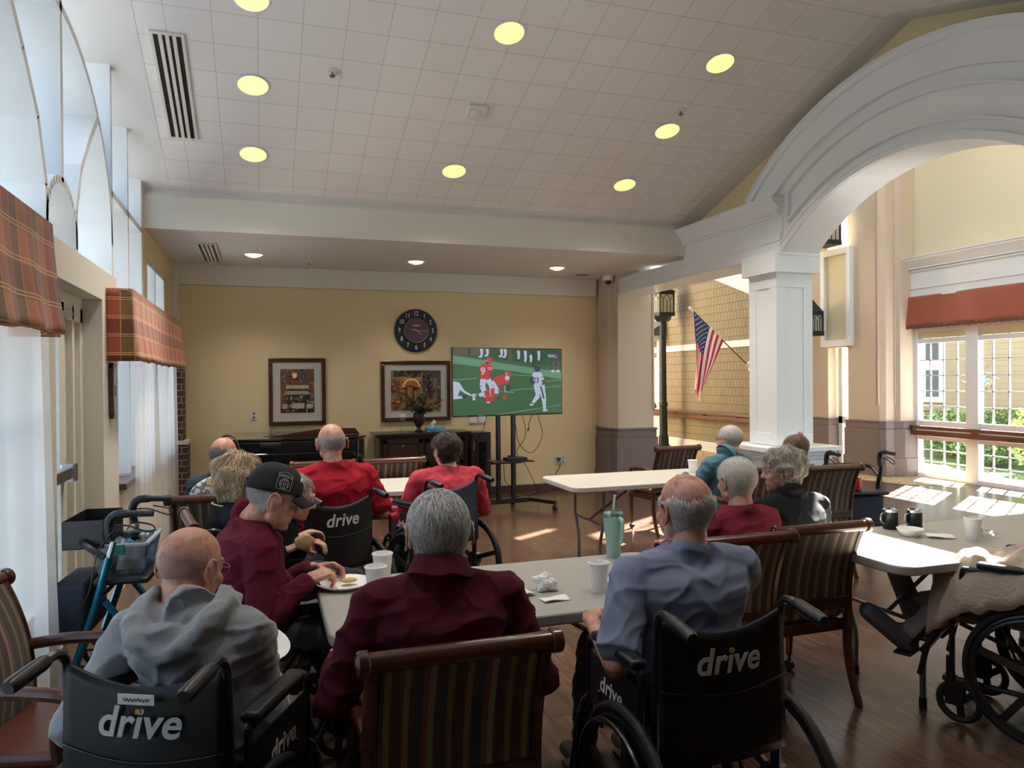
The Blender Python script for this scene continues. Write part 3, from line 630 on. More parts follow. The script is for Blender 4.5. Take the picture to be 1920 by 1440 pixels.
for x, y, z, tl, lb in ((.545, 5.94, 0, 1, 'small round sprinkler head in the sloped ceiling, left one'), (3.61, 5.90, 0, 1, 'small round sprinkler head in the sloped ceiling, right one'), (.565, 9.35, 3.05, 0, 'tiny sprinkler head in the flat soffit')):
    t = thing('sprinkler_head', lb, 'sprinkler', (x, y, ceil_z(y) if tl else z)); t.rotation_euler = (-TH*tl, 0, 0)
    r = .045 if tl else .03
    m = MB(); m.lathe([(r, 0), (r, -.006), (r*.7, -.012), (.012, -.014)]); m.build('escutcheon', M['warmw'], t)
    m = MB(); m.cyl((0, 0, -.01), (0, 0, -.04), .008); m.lathe([(.02, -.04), (.022, -.043)], n=12); m.build('deflector', M['grey'], t)
t = thing('smoke_detector', 'square white detector unit on the sloped ceiling', 'smoke detector', (1.78, 6.198, ceil_z(6.198))); t.rotation_euler = (-TH, 0, 0)
m = MB(); m.box((-.09, -.09, -.03), (.09, .09, 0)); m.build('housing', M['cream'], t, smooth=False, bevel=.01); m = MB(); m.ell((0, 0, -.03), (.05, .05, .018)); m.build('lens', M['warmw'], t)
t = thing('security_camera', 'white dome security camera under the soffit beside the pier', 'camera', (4.66, 9.55, 3.05))
m = MB(); m.lathe([(.075, 0), (.075, -.06), (.065, -.07)]); m.build('housing', M['white'], t); m = MB(); m.ell((0, 0, -.07), (.048, .048, .055)); m.build('dome', M['piano'], t)
for x in (-.04, 1.79, 3.64):  # unseen lights added on the near slope to brighten the foreground
    for y in (3.88, 2.3):
        l = bpy.data.lights.new('lamp', 'SPOT'); l.energy = 22; l.color = (1, .92, .80); l.spot_size = R(110); l.spot_blend = 1; l.shadow_soft_size = .1
        o = bpy.data.objects.new('lamp', l); C.objects.link(o); o.location = (x, y+.02, ceil_z(y)-.05); recessed(x, y, ceil_z(y)-.001, TH, 'round amber light added out of view in the near ceiling slope, %s one of its %s row' % ({-.04: 'left', 1.79: 'middle', 3.64: 'right'}[x], 'front' if y > 3 else 'rear'), 'added unseen lights in the near slope')
# wall clock
t = thing('wall_clock', 'round dark wall clock with white numerals and purple face', 'clock', (1.99, 9.985, 2.27)); t.rotation_euler = (R(90), 0, 0)
m = MB(); m.lathe([(.29, -.015), (.29, .02), (.28, .028), (.18, .030), (.17, .04), (.16, .045)], n=48); m.build('rim', mat('clock_rim', (.012, .016, .03), .4, var=.5, vscale=20), t)
m = MB(); m.lathe([(.16, .03), (.16, .046)], n=40); m.build('dial', mat('clock_dial', (.10, .05, .09), .35, var=.5, vscale=7), t)
m = MB(); m.tube([(.165*math.cos(a), .165*math.sin(a), .045) for a in [i*PI/24 for i in range(48)]], .007, 8, closed=True); m.build('inner_ring', mat('aged_brass', (.2, .15, .08), .4, metal=.8), t)
wnum = mat('numeral_white', (.62, .62, .64), .6)
for i in range(1, 13):
    a = R(90-30*i); letter(str(i), .085, wnum, t, (.228*math.cos(a), .228*math.sin(a), .032), (0, 0, 0), 'numeral', .0015, sx=.8)
m = MB(); m.box((-.045, .062, .046), (.045, .075, .0475)); m.build('name_plate', wnum, t, smooth=False)
br = mat('clock_hand', (.55, .33, .16), .4)
m = MB(); m.bar((-.09, .01, .052), (.15, -.012, .052), .008, .003, (0, 0, 1)); m.build('minute_hand', br, t, smooth=False)
m = MB(); m.bar((-.03, .02, .055), (.075, -.055, .055), .011, .003, (0, 0, 1)); m.build('hour_hand', br, t, smooth=False)
# framed pictures: cafe scenes painted as flat shapes
def pcol(n, c, v=.35): return mat('paint_'+n, c, .6, var=v, vscale=22)
PC = dict(red=pcol('red', (.22, .07, .04)), dark=pcol('dark', (.035, .03, .03)), tan=pcol('tan', (.28, .18, .10)), gold=pcol('gold', (.45, .26, .07)), cream=pcol('cream', (.42, .37, .28)), slate=pcol('slate', (.09, .09, .12)), green=pcol('green', (.08, .11, .05)), lamp=pcol('lamp', (.85, .65, .30), .1), orange=pcol('orange', (.38, .13, .04)))
def picture(x0, x1, z0, z1, mg, lab, shapes):
    w_, h_ = x1-x0, z1-z0
    t = thing('framed_picture', lab, 'framed picture', ((x0+x1)/2, 9.995, z0)); fr = MB(); fw_ = .052
    for a in ((-w_/2, w_/2, 0, fw_), (-w_/2, w_/2, h_-fw_, h_), (-w_/2, -w_/2+fw_, fw_, h_-fw_), (w_/2-fw_, w_/2, fw_, h_-fw_)): fr.box((a[0], -.035, a[2]), (a[1], 0, a[3]))
    fr.build('frame', M['dwood'], t, smooth=False, bevel=.008)
    m = MB(); m.box((-w_/2+fw_, -.016, fw_), (w_/2-fw_, -.008, h_-fw_)); m.build('mat_board', mat('mat_board', (.60, .56, .50), .8), t, smooth=False)
    keys = list(PC); m = MB(); pw, ph = w_-2*mg[0], h_-mg[1]-mg[2]
    for i, (k, poly) in enumerate(shapes):
        m.mi = keys.index(k); m.face([(-pw/2+pw*u, -.0165-.00012*i, mg[1]+ph*v) for u, v in poly])
    p = m.build('print', [PC[k] for k in keys], t, smooth=False, recalc=False)
    g = MB(); g.face([(-w_/2+fw_, -.026, fw_), (w_/2-fw_, -.026, fw_), (w_/2-fw_, -.026, h_-fw_), (-w_/2+fw_, -.026, h_-fw_)]); g.build('pane', M['glass'], t, smooth=False)
    return t, pw, ph
rc = lambda a, b, c, d: [(a, c), (b, c), (b, d), (a, d)]
def dabs(rnd, n, keys, x0, x1, y0, y1, s):
    out = []
    for i in range(n):
        x, y = rnd.uniform(x0, x1), rnd.uniform(y0, y1); a = s*rnd.uniform(.4, 1.5); b = s*rnd.uniform(.3, 1.2); x = min(max(x, a), 1-a); y = min(max(y, b), 1-b)
        out.append((rnd.choice(keys), [(x-a, y-b*.4), (x+a*.2, y-b), (x+a, y+b*.3), (x-a*.3, y+b)]))
    return out
rd = random.Random(3)
sh = [('red', rc(0, 1, 0, 1)), ('dark', rc(0, 1, 0, .12)), ('slate', rc(.06, .3, .72, .98)), ('slate', rc(.52, .8, .72, .98)), ('cream', rc(.34, .50, .78, .92)), ('lamp', rc(.36, .48, .80, .90)), ('cream', rc(.16, .84, .55, .63)), ('dark', rc(.08, .92, .22, .5)), ('cream', [(.08, .42), (.92, .42), (.8, .5), (.15, .5)])]
sh += dabs(rd, 60, ['red', 'dark', 'tan', 'orange'], 0, 1, .5, 1, .04)+dabs(rd, 90, ['dark', 'cream', 'slate', 'tan', 'red'], 0, 1, .02, .42, .04)+[('cream', rc(.16, .84, .55, .63)), ('lamp', rc(.36, .48, .80, .90)), ('cream', rc(.36, .70, .10, .22)), ('cream', rc(.05, .2, .10, .2)), ('cream', rc(.76, .95, .10, .2))]
t, pw, ph = picture(.085, .795, 1.03, 1.895, (.145, .16, .14), 'framed cafe picture in a dark wood frame, left of the clock', sh)
letter('CAFE PORTE', .055, PC['dark'], t, (0, -.026, .16+ph*.585), (R(90), 0, 0), 'lettering', .001)
sh = [('tan', rc(0, 1, 0, 1)), ('red', rc(0, .25, .45, .75)), ('gold', rc(.18, .62, .3, 1)), ('dark', rc(.05, .6, .84, 1)), ('orange', [(.22+.18*(1-math.cos(a)), .55+.24*math.sin(a)) for a in [i*PI/10 for i in range(11)]]), ('dark', rc(.28, .46, .3, .66)), ('orange', rc(.30, .44, .34, .62)), ('slate', rc(.63, 1, .25, 1)), ('dark', rc(.72, .8, .3, .9)), ('tan', rc(.84, .92, .1, .8)), ('orange', rc(0, 1, 0, .28))]
sh += dabs(rd, 70, ['gold', 'orange', 'tan', 'dark'], .15, .62, .3, 1, .03)+dabs(rd, 60, ['slate', 'dark', 'red', 'tan'], .63, 1, .2, 1, .03)+dabs(rd, 60, ['orange', 'dark', 'gold', 'red'], 0, 1, 0, .3, .04)+dabs(rd, 30, ['red', 'orange', 'green'], 0, .22, .3, .8, .03)+[('lamp', [(.22+.18*(1-math.cos(a)), .58+.22*math.sin(a)) for a in [i*PI/10 for i in range(11)]]), ('orange', [(.25+.15*(1-math.cos(a)), .58+.18*math.sin(a)) for a in [i*PI/10 for i in range(11)]]), ('dark', rc(.30, .44, .3, .62)), ('orange', rc(.32, .42, .34, .58))]
picture(1.51, 2.465, 1.045, 1.862, (.135, .145, .13), 'framed street-scene picture in a dark wood frame, behind the plant', sh)
# outlets, papers
def outlet(x, z, lab, w_=.045):
    t = thing('wall_outlet', lab, 'outlet', (x, 10, z)); m = MB(); m.box((-.038, -.008, -.06), (.038, 0, .06)); m.build('plate', M['cream'], t, smooth=False, bevel=.003)
    
    for a in (.012, -.04):
        m = MB(); m.box((-.014, -.011, a), (.014, -.006, a+.028)); m.build('socket', M['grey'], t, smooth=False)
    return t
outlet(-.094, 1.168, 'beige wall plate between the window curtain and the cafe picture'); outlet(4.045, .43, 'beige wall outlet with the black plug in it'); outlet(4.13, .43, 'beige wall outlet just right of the plugged one')
m = MB(); m.cyl((4.06, 9.985, .445), (4.06, 9.94, .445), .02); m.tube(smooth_path([(4.06, 9.95, .44), (4.05, 9.9, .36), (3.96, 9.88, .22), (3.9, 9.8, .05), (3.6, 9.7, .012), (3.25, 9.4, .012)]), .006, 6); tag(m.build('power_cord', M['black']), 'black power cord plugged into the wall by the pier', 'cord')
for x, s in ((2.79, 'left sheet of the two'), (2.92, 'right sheet of the two')):
    m = MB(); m.grid(lambda u, v: (x-.06+.12*u, 9.993-.004*math.sin(u*3), .98+.15*v), 4, 4); tag(m.build('paper_notice', M['paper'], solid=.001), 'white paper taped to the wall below the television, '+s, 'paper')
m = MB()
poly = [(.07, .16), (.045, .2), (-.045, .2), (-.07, .16), (-.07, -.16), (-.045, -.2), (.045, -.2), (.07, -.16)]
t = thing('wall_plaque', 'elongated octagonal wood-rimmed plaque by the left window', 'plaque', (XL+.0, 5.99, 1.54)); m.prism(poly, 0, 0, .03); m.build('rim', M['dwood'], t, smooth=False, bevel=.006)
m = MB(); m.prism([(a*.72, b*.86) for a, b in poly], 0, .03, .034); m.build('face', M['steel'], t, smooth=False); m = MB(); m.box((.034, -.025, -.04), (.036, .025, .04)); m.build('label', M['grey'], t, smooth=False)

# ---------------------------------------------------------------- curtains
def valance(name, lab, y0, y1, z0, z1, d=.17, front_pleats=40):
    t = thing(name, lab, 'valance', (XL, y0, 0)); L = y1-y0; m = MB()
    def F(u, v):
        y = L*u; fl = .03*v*v; return (d+.012*math.sin(u*front_pleats*2)*(.15+v)+fl+.02*math.sin(u*9)*v, y-.0, z1+(z0-z1)*v+.008*math.sin(u*40)*v)
    m.grid(F, 240, 10); m.build('front_panel', M['plaidy'], t, solid=.004)
    m = MB(); m.grid(lambda u, v: (d*u+.03*v*v*u, -.0-.006*math.sin(u*7), z1+(z0-z1)*v), 10, 10); m.build('side_panel', M['plaidx'], t, solid=.004); m = MB(); m.grid(lambda u, v: (d*u+.03*v*v*u, L, z1+(z0-z1)*v), 10, 10); m.build('side_panel', M['plaidx'], t, solid=.004)
    m = MB(); m.box((0, 0, z1-.01), (d, L, z1+.005)); m.build('top_board', M['plaidy'], t, smooth=False)
    return t
valance('window_valance', 'red and green plaid valance over the far left window', 5.86, 9.30, 1.75, 2.26)
valance('window_valance', 'red and green plaid valance over the near left window', .6, 3.72, 1.80, 2.29, .17, 26)
def sheer(name, lab, y0, y1, z0, z1, x, ph, amp=.025, n=26):
    m = MB(); L = y1-y0
    m.grid(lambda u, v: (amp*math.sin(u*n+ph+1.3*math.sin(u*5+v))*(.7+.5*v)+.01*math.sin(u*71), L*u+(.05*v if u > .8 else 0), z1+(z0-z1)*v), 220, 8)
    o = m.build(name, M['sheer'], loc=(XL+x, y0, 0)); tag(o, lab, 'curtain'); return o
sheer('sheer_curtain', 'white sheer curtain under the far plaid valance', 6.55, 9.22, .02, 1.80, .09, 0, .03, 60)
sheer('sheer_curtain', 'white sheer curtain beside the door, under the near plaid valance', 1.2, 3.93, .02, 1.85, .1, 1, .035, 44)

# ---------------------------------------------------------------- furniture at the back
t = thing('baby_grand_piano', 'glossy black baby grand piano against the back wall', 'piano', (.35, 9.2, 0))
out = [(-.78, -.55), (.70, -.55), (.78, -.45), (.79, .1), (.70, .38), (.45, .62), (.1, .66), (-.3, .66), (-.72, .66), (-.78, .6)]
m = MB(); m.prism(out, 2, .62, .93); m.build('rim', M['piano'], t, smooth=False, bevel=.01)
m = MB(); m.prism([(a*1.02, b*1.02) for a, b in out], 2, .94, .965); m.build('lid', M['piano'], t, smooth=False, bevel=.006)
m = MB(); m.box((-.70, -.76, .60), (.66, -.5, .66)); m.box((-.76, -.78, .60), (-.69, -.5, .76)); m.box((.65, -.78, .60), (.72, -.5, .76)); m.build('keybed', M['piano'], t, smooth=False, bevel=.01)
m = MB(); m.box((-.69, -.60, .66), (.65, -.57, .80)); m.build('fallboard', M['piano'], t, smooth=False, bevel=.01)
m = MB(); m.prism([(-.35, .967), (.75, .967), (.70, 1.04), (.35, 1.045)], 1, -.25, -.22); m.build('lid_prop_edge', M['dwood'], t, smooth=False, bevel=.004)
for x, y in ((-.66, -.55), (.6, -.55), (0, .5)):
    m = MB(); m.lathe([(.05, .62), (.045, .4), (.03, .12), (.045, .08), (.03, .05), (.025, .0)], (x, y, 0)); m.build('leg', M['piano'], t)
# sideboard
t = thing('sideboard', 'dark espresso sideboard with panelled doors under the street-scene picture', 'sideboard', (1.99, 9.72, 0))
m = MB(); m.box((-.58, -.2, .06), (.58, .22, .88)); m.box((-.56, -.19, 0), (.56, .2, .06)); m.build('body', M['espresso'], t, smooth=False, bevel=.005)
m = MB(); m.box((-.63, -.25, .885), (.63, .25, .92)); m.box((-.61, -.23, .865), (.61, .24, .885)); m.build('top', M['espresso'], t, smooth=False, bevel=.008)
for sx, nm in ((-.575, 0), (.555, 0)):
    m = MB(); m.box((sx, -.225, .06), (sx+.02, -.2, .87)); m.build('corner_post', M['espresso'], t, smooth=False)
def panel_door(x0, x1, z0, z1, y, par, name='door'):
    m = MB(); f_ = .055; m.box((x0, y, z0), (x1, y+.02, z1))
    for a in ((x0, x0+f_, z0, z1), (x1-f_, x1, z0, z1), (x0, x1, z0, z0+f_), (x0, x1, z1-f_, z1)): m.box((a[0], y-.014, a[2]), (a[1], y, a[3]))
    d_ = m.build(name, M['espresso'], par, smooth=False, bevel=.004); m = MB(); m.box((x0+f_+.02, y-.008, z0+f_+.02), (x1-f_-.02, y, z1-f_-.02)); m.build('panel', mat('walnut_panel', (.05, .022, .014), .3), d_, smooth=False, bevel=.005)
    m = MB(); m.ell(((x0+x1)/2, y-.02, z0+(z1-z0)*.75), .012); m.build('knob', M['grey'], d_)
for x0, x1 in ((-.53, -.02), (.02, .53)):
    panel_door(x0, x1, .50, .84, -.22, t, 'drawer'); panel_door(x0, x1, .09, .47, -.22, t)
t = thing('media_cabinet', 'narrow black cabinet with a glass door right of the sideboard', 'cabinet', (2.76, 9.68, 0))
m = MB(); m.box((-.135, -.18, 0), (.135, .2, .90)); m.build('body', M['espresso'], t, smooth=False, bevel=.004)
m = MB(); m.box((-.06, -.19, .1), (.09, -.18, .82)); d_ = m.build('door', M['black'], t, smooth=False); m = MB(); m.box((-.035, -.196, .14), (.065, -.19, .77)); m.build('pane', M['piano'], d_, smooth=False)
m = MB(); m.box((-.11, -.185, .66), (-.085, -.18, .78)); m.build('sticker', mat('red_sticker', (.35, .03, .02)), t, smooth=False)
t = thing('plant_urn', 'dark urn of dusty green foliage on the sideboard', 'plant', (1.96, 9.68, .92))
m = MB(); m.lathe([(.055, 0), (.06, .012), (.03, .03), (.022, .05), (.045, .08), (.07, .13), (.078, .19), (.068, .235), (.075, .25), (.07, .25), (.05, .2)], n=24); m.build('urn', mat('bronze_urn', (.035, .028, .022), .4, metal=.3), t)
rnd = random.Random(5); lm = [mat('plant_green', (.04, .07, .03), .6), mat('plant_sage', (.10, .13, .08), .6), mat('plant_dry', (.14, .11, .06), .7)]; m = MB(); ms_ = MB()
for i in range(46):
    a = rnd.uniform(0, 2*PI); e = rnd.uniform(.1, 1.35); L = rnd.uniform(.18, .34); d_ = V((math.cos(a)*math.cos(e), .55*math.sin(a)*math.cos(e), math.sin(e))); b0 = V((0, 0, .24))
    if i == 0: d_ = V((.85, -.2, .45)); L = .38
    pts = [b0, b0+d_*L*.5+V((0, 0, .02)), b0+d_*L]; ms_.tube(pts, [.004, .003, .0015], 5)
    for k in range(16):
        p = b0+d_*L*(.25+.75*k/15); s = V((rnd.uniform(-1, 1), rnd.uniform(-.7, .7), rnd.uniform(-.4, 1))).normalized()*rnd.uniform(.03, .055); n_ = s.cross(V((rnd.uniform(-1, 1), rnd.uniform(-1, 1), 1))).normalized()*.012
        m.mi = rnd.randrange(3); m.face([p, p+s*.5+n_, p+s, p+s*.5-n_])
m.build('foliage', lm, t, smooth=False, recalc=False); ms_.build('stem', lm[0], t)
t = thing('tissue_box', 'blue patterned tissue box with a white tissue standing up', 'tissue box', (2.17, 9.66, .92))
m = MB(); m.box((-.12, -.06, 0), (.12, .06, .055)); m.build('box', cell_mat('blue_print', [(.05, .2, .38), (.12, .42, .55), (.5, .65, .7)], 40), t, smooth=False, bevel=.003)
m = MB(); m.grid(lambda u, v: (-.07+.05*u+.03*v+.01*math.sin(v*9), .015*math.sin(u*8+v*3), .05+.11*v*(1-.5*abs(u-.5))), 10, 8); m.build('tissue', M['paper'], t, solid=.001)

# ---------------------------------------------------------------- television on its rolling stand
tv = thing('television', 'large flat television showing a football game on a rolling stand', 'television', (2.845, 8.56, 1.16), R(7.8)); TW, THt = 1.485, .82
m = MB(); m.box((-TW/2, 0, 0), (TW/2, .035, THt)); m.box((-.4, .035, .15), (.4, .07, .6)); m.build('casing', M['piano'], tv, smooth=False, bevel=.004)
def sc(n, c, e=.32): return mat('screen_'+n, (.0, .0, .0), .25, emit=c, estr=e)
SK = dict(turf=sc('turf', (.035, .115, .04)), band=sc('band', (.12, .27, .17)), line=sc('line', (.25, .42, .28)), dark=sc('dark', (.03, .04, .035)), red=sc('red', (.55, .03, .03)), white=sc('white', (.48, .55, .70)), navy=sc('navy', (.03, .04, .10)), skin=sc('skin', (.16, .07, .05)), gold=sc('gold', (.6, .45, .08)), brown=sc('brown', (.10, .08, .05)), turf2=sc('turf2', (.022, .075, .028)))
keys = list(SK); m = MB(); cnt = [0]
def P_(k, poly, lift=0):   # poly in thousandths of the 1716 x 1040 zoomed screen
    m.mi = keys.index(k); cnt[0] += 1
    m.face([(-TW/2+.012+(TW-.024)*(min(max(a, 60), 1780)-60)/1720, -.0006-.00004*cnt[0], THt-.012-(THt-.03)*(min(max(b, 105), 1165)-105)/1060) for a, b in poly])
def limb(k, pts, w0, w1):
    n = len(pts)-1
    for i in range(n):
        (a, b), (c, d) = pts[i], pts[i+1]; L = math.hypot(c-a, d-b) or 1; nx, ny = -(d-b)/L, (c-a)/L; u, v = w0+(w1-w0)*i/n, w0+(w1-w0)*(i+1)/n
        P_(k, [(a+nx*u/2, b+ny*u/2), (c+nx*v/2, d+ny*v/2), (c-nx*v/2, d-ny*v/2), (a-nx*u/2, b-ny*u/2)])
def oval(k, x, y, rx, ry, n=16): P_(k, [(x+rx*math.cos(2*PI*i/n), y+ry*math.sin(2*PI*i/n)) for i in range(n)])
P_('turf', [(60, 105), (1780, 105), (1780, 1165), (60, 1165)]); P_('turf2', [(60, 105), (1780, 105), (1780, 400), (60, 200)]); P_('brown', [(60, 105), (620, 105), (420, 215), (60, 215)])
P_('band', [(60, 215), (900, 350), (1780, 480), (1780, 600), (1000, 470), (60, 340)])
for a in (((60, 600), (420, 575)), ((640, 800), (1780, 715)), ((760, 1160), (1780, 1035)), ((950, 520), (1300, 545)), ((1490, 640), (1780, 610))): limb('line', a, 7, 7)
for x, y, h, k in ((300, 105, 110, 'dark'), (490, 105, 130, 'white'), (580, 105, 110, 'white'), (800, 105, 120, 'white'), (860, 105, 130, 'white'), (930, 130, 220, 'brown'), (1070, 130, 150, 'white'), (1180, 130, 200, 'white'), (1270, 200, 130, 'white'), (1320, 130, 260, 'dark'), (1400, 130, 170, 'white'), (1640, 130, 180, 'navy'), (1740, 130, 180, 'navy')):
    limb(k, [(x, y), (x+8, y+h*.6), (x-6, y+h)], 46, 30)
    if k == 'white': oval('dark' if x > 1000 else 'white', x-18, y+h, 28, 16)
for x in (1650, 1735): limb('skin', [(x, 300), (x-6, 430)], 38, 26); oval('white', x-12, 465, 34, 22)
P_('navy', [(1560, 180), (1730, 180), (1730, 245), (1560, 245)]); P_('gold', [(1650, 195), (1715, 195), (1715, 240), (1650, 240)])
# lying player in white at left
P_('white', [(60, 620), (150, 640), (230, 770), (330, 830), (330, 860), (240, 820), (160, 760), (130, 850), (200, 860), (200, 895), (60, 905)]); oval('dark', 235, 870, 45, 26); oval('white', 375, 850, 40, 30); oval('white', 370, 905, 24, 24); limb('dark', [(380, 850), (470, 865)], 16, 12); oval('white', 480, 840, 40, 34)
# crouching player in red
P_('red', [(650, 590), (730, 545), (850, 525), (900, 560), (920, 640), (880, 670), (760, 690), (660, 640)]); limb('white', [(640, 640), (730, 780), (680, 850)], 90, 60); limb('skin', [(850, 660), (820, 780), (850, 860)], 55, 40); oval('skin', 700, 850, 40, 26); oval('red', 895, 520, 50, 50); oval('white', 890, 575, 36, 40); limb('white', [(870, 480), (880, 530)], 12, 12); limb('red', [(650, 690), (650, 900)], 70, 50); oval('red', 845, 890, 34, 34); oval('dark', 905, 740, 30, 50); limb('white', [(850, 700), (850, 800), (1000, 810)], 10, 6)
# standing player, red 9
limb('white', [(520, 590), (500, 700), (560, 880)], 100, 70); limb('white', [(590, 600), (640, 700), (650, 880)], 90, 60); limb('red', [(560, 770), (580, 910)], 78, 60); limb('red', [(660, 740), (650, 890)], 66, 46); oval('red', 590, 950, 40, 34); oval('white', 590, 965, 30, 12); oval('red', 650, 915, 34, 26)
P_('red', [(470, 370), (520, 350), (630, 350), (660, 400), (650, 520), (610, 590), (480, 590), (455, 460)]); limb('white', [(585, 405), (660, 415)], 10, 10); limb('white', [(590, 432), (660, 440)], 10, 10); limb('skin', [(630, 450), (640, 560)], 48, 36); oval('red', 605, 295, 54, 54); limb('white', [(555, 300), (600, 325)], 20, 16); oval('dark', 575, 330, 26, 22)
# player in white 23
limb('white', [(1370, 690), (1390, 860), (1300, 990)], 120, 46); limb('white', [(1440, 700), (1480, 920), (1490, 1100)], 110, 40); limb('navy', [(1430, 720), (1480, 920)], 26, 26); oval('white', 1275, 1018, 34, 18); oval('white', 1500, 1115, 44, 20)
P_('white', [(1290, 510), (1340, 480), (1430, 480), (1465, 530), (1450, 690), (1330, 700), (1300, 620)]); limb('dark', [(1290, 560), (1285, 660), (1330, 650)], 46, 36); limb('skin', [(1455, 560), (1490, 650), (1450, 610)], 44, 36); oval('white', 1460, 590, 30, 22); oval('navy', 1375, 430, 52, 50)
m.build('screen_picture', [SK[k] for k in keys], tv, smooth=False, recalc=False)
def slet(s, px, py, size, k): letter(s, size, SK[k], tv, (-TW/2+.012+(TW-.024)*(px-60)/1720, -.006, THt-.012-(THt-.03)*(py-105)/1060), (R(90), 0, 0), 'lettering', .002, ext=.0001)
slet('9', 508, 470, .125, 'white'); slet('23', 1350, 620, .09, 'navy'); slet('FOX', 1605, 215, .045, 'white'); slet('NFL', 1683, 218, .035, 'navy')
t = thing('tv_stand', 'black rolling television stand with a small shelf', 'tv stand', (2.85, 8.72, 0), R(4))
for x in (-.10, .10):
    m = MB(); m.box((x-.025, -.02, .1), (x+.025, .03, 1.6)); m.build('pole', M['blackm'], t, smooth=False, bevel=.004)
m = MB(); m.box((-.30, -.02, .07), (.30, .04, .13)); m.build('base_bar', M['blackm'], t, smooth=False, bevel=.004)
for sg in (-1, 1):
    m = MB(); m.bar((sg*.20, .30, .10), (sg*.50, -.36, .10), .05, .045); m.build('leg', M['blackm'], t, smooth=False, bevel=.004)
    for (x, y) in ((sg*.20, .28), (sg*.50, -.34)):
        m = MB(); m.cyl((x, y, .08), (x, y, .055), .012, n=8); m.lathe([(.012, -.022), (.03, -.02), (.03, .02), (.012, .022)], (x, y, .031), (1, .3, 0), 16); m.build('caster', M['black'], t)
m = MB(); m.box((-.26, -.28, .60), (.26, .02, .615)); m.box((-.2, -.02, .56), (.2, .0, .6)); m.build('shelf', M['black'], t, smooth=False, bevel=.003)
m = MB(); m.box((-.22, .03, .2+1.1), (-.18+.4, .05, .25+1.1)); m.build('bracket', M['blackm'], t, smooth=False)
t = thing('cable_box', 'flat black media box on the television stand shelf', 'media box', (2.90, 8.60, .615), R(4)); m = MB(); m.box((-.1, -.08, 0), (.16, .08, .035)); m.build('case', M['black'], t, smooth=False, bevel=.003); m = MB(); m.cyl((-.05, 0, .035), (-.05, 0, .06), .02); m.build('knob', M['black'], t)
for i, (pts, lb) in enumerate((([(3.05, 8.66, 1.17), (3.1, 8.7, .9), (3.0, 8.75, .70), (3.12, 8.8, .55), (3.35, 9.0, .2), (3.45, 9.2, .02)], 'black cable hanging from the television down past the shelf'), ([(3.25, 8.68, 1.17), (3.33, 8.72, .9), (3.2, 8.75, .68), (3.05, 8.8, .8), (2.98, 8.75, 1.1)], 'thin cable looping below the right half of the television'), ([(3.18, 8.65, 1.17), (3.14, 8.66, 1.08), (3.12, 8.64, 1.0)], 'short loose cable with a plug end below the television'), ([(2.95, 8.74, .6), (2.98, 8.77, .4), (2.94, 8.78, .28), (2.85, 8.76, .35), (2.82, 8.72, .55)], 'cable loop hanging under the television stand shelf'), ([(2.6, 8.7, 1.17), (2.62, 8.9, 1.0), (2.63, 9.2, .85), (2.65, 9.5, .91)], 'thin cable running from the television to the narrow cabinet'))):
    m = MB(); m.tube(smooth_path(pts, 6), .004, 6)
    if i == 2: m.cyl(pts[-1], V(pts[-1])+V((-.01, 0, -.04)), .01, n=8)
    tag(m.build('cable', M['black']), lb, 'cable')

# ---------------------------------------------------------------- lobby fixtures
iron = mat('black_iron', (.02, .021, .02), .45, metal=.3)
def lantern(par, w_, h_, z, yoff=0, x=0):
    hw = w_/2
    m = MB(); m.lathe([(hw*1.9, z+h_), (hw*1.85, z+h_+.03), (hw*.5, z+h_+.16), (.02, z+h_+.2)], (x, yoff, 0), n=4); m.xform(Matrix.Identity(4)); m.build('lantern_roof', iron, par, smooth=False)
    m = MB()
    for a in (-hw, hw):
        for b in (-hw, hw): m.box((x+a-.014, yoff+b-.014, z), (x+a+.014, yoff+b+.014, z+h_))
    m.box((x-hw-.02, yoff-hw-.02, z-.06), (x+hw+.02, yoff+hw+.02, z+.02)); m.box((x-hw-.01, yoff-hw-.01, z+h_-.07), (x+hw+.01, yoff+hw+.01, z+h_))
    for s in (-hw, hw):
        for u in (-hw*.5, hw*.5, 0):
            m.bar((x+u, yoff+s, z), (x+u, yoff+s, z+h_*.62), .010); m.bar((x+s, yoff+u, z), (x+s, yoff+u, z+h_*.62), .010)
        for u in (-hw*.5, hw*.5):
            for v in (-hw*.5, hw*.5): m.bar((x+u, yoff+s, z+h_*.62), (x+u+v, yoff+s, z+h_*.88), .010); m.bar((x+s, yoff+u, z+h_*.62), (x+s, yoff+u+v, z+h_*.88), .010)
    m.build('lantern_frame', iron, par, smooth=False)
    m = MB()
    for s in (-hw+.006, hw-.006): m.box((x-hw, yoff+s-.002, z), (x+hw, yoff+s+.002, z+h_)); m.box((x+s-.002, yoff-hw, z), (x+s+.002, yoff+hw, z+h_))
    m.build('lantern_glass', M['glassl'], par, smooth=False)
    m = MB(); m.cyl((x, yoff, z), (x, yoff, z+h_*.3), .03, n=10); m.ell((x, yoff, z+h_*.4), (.03, .03, .05)); m.build('bulb', mat('lantern_bulb', (.8, .75, .6), .4), par)
t = thing('street_lamp', 'black indoor street lamp with a lantern head beside the shingle wall', 'street lamp', (8.75, 15.1, 0))
m = MB(); m.lathe([(.16, 0), (.16, .05), (.12, .08), (.11, .28), (.09, .30), (.085, .95), (.10, .97), (.10, 1.02), (.075, 1.06), (.07, 2.95)], n=20); m.build('post', iron, t); m = MB(); m.lathe([(.16, 2.90), (.22, 2.97), (.22, 3.05)], n=4); m.build('collar', iron, t, smooth=False)
lantern(t, .36, .50, 3.08)
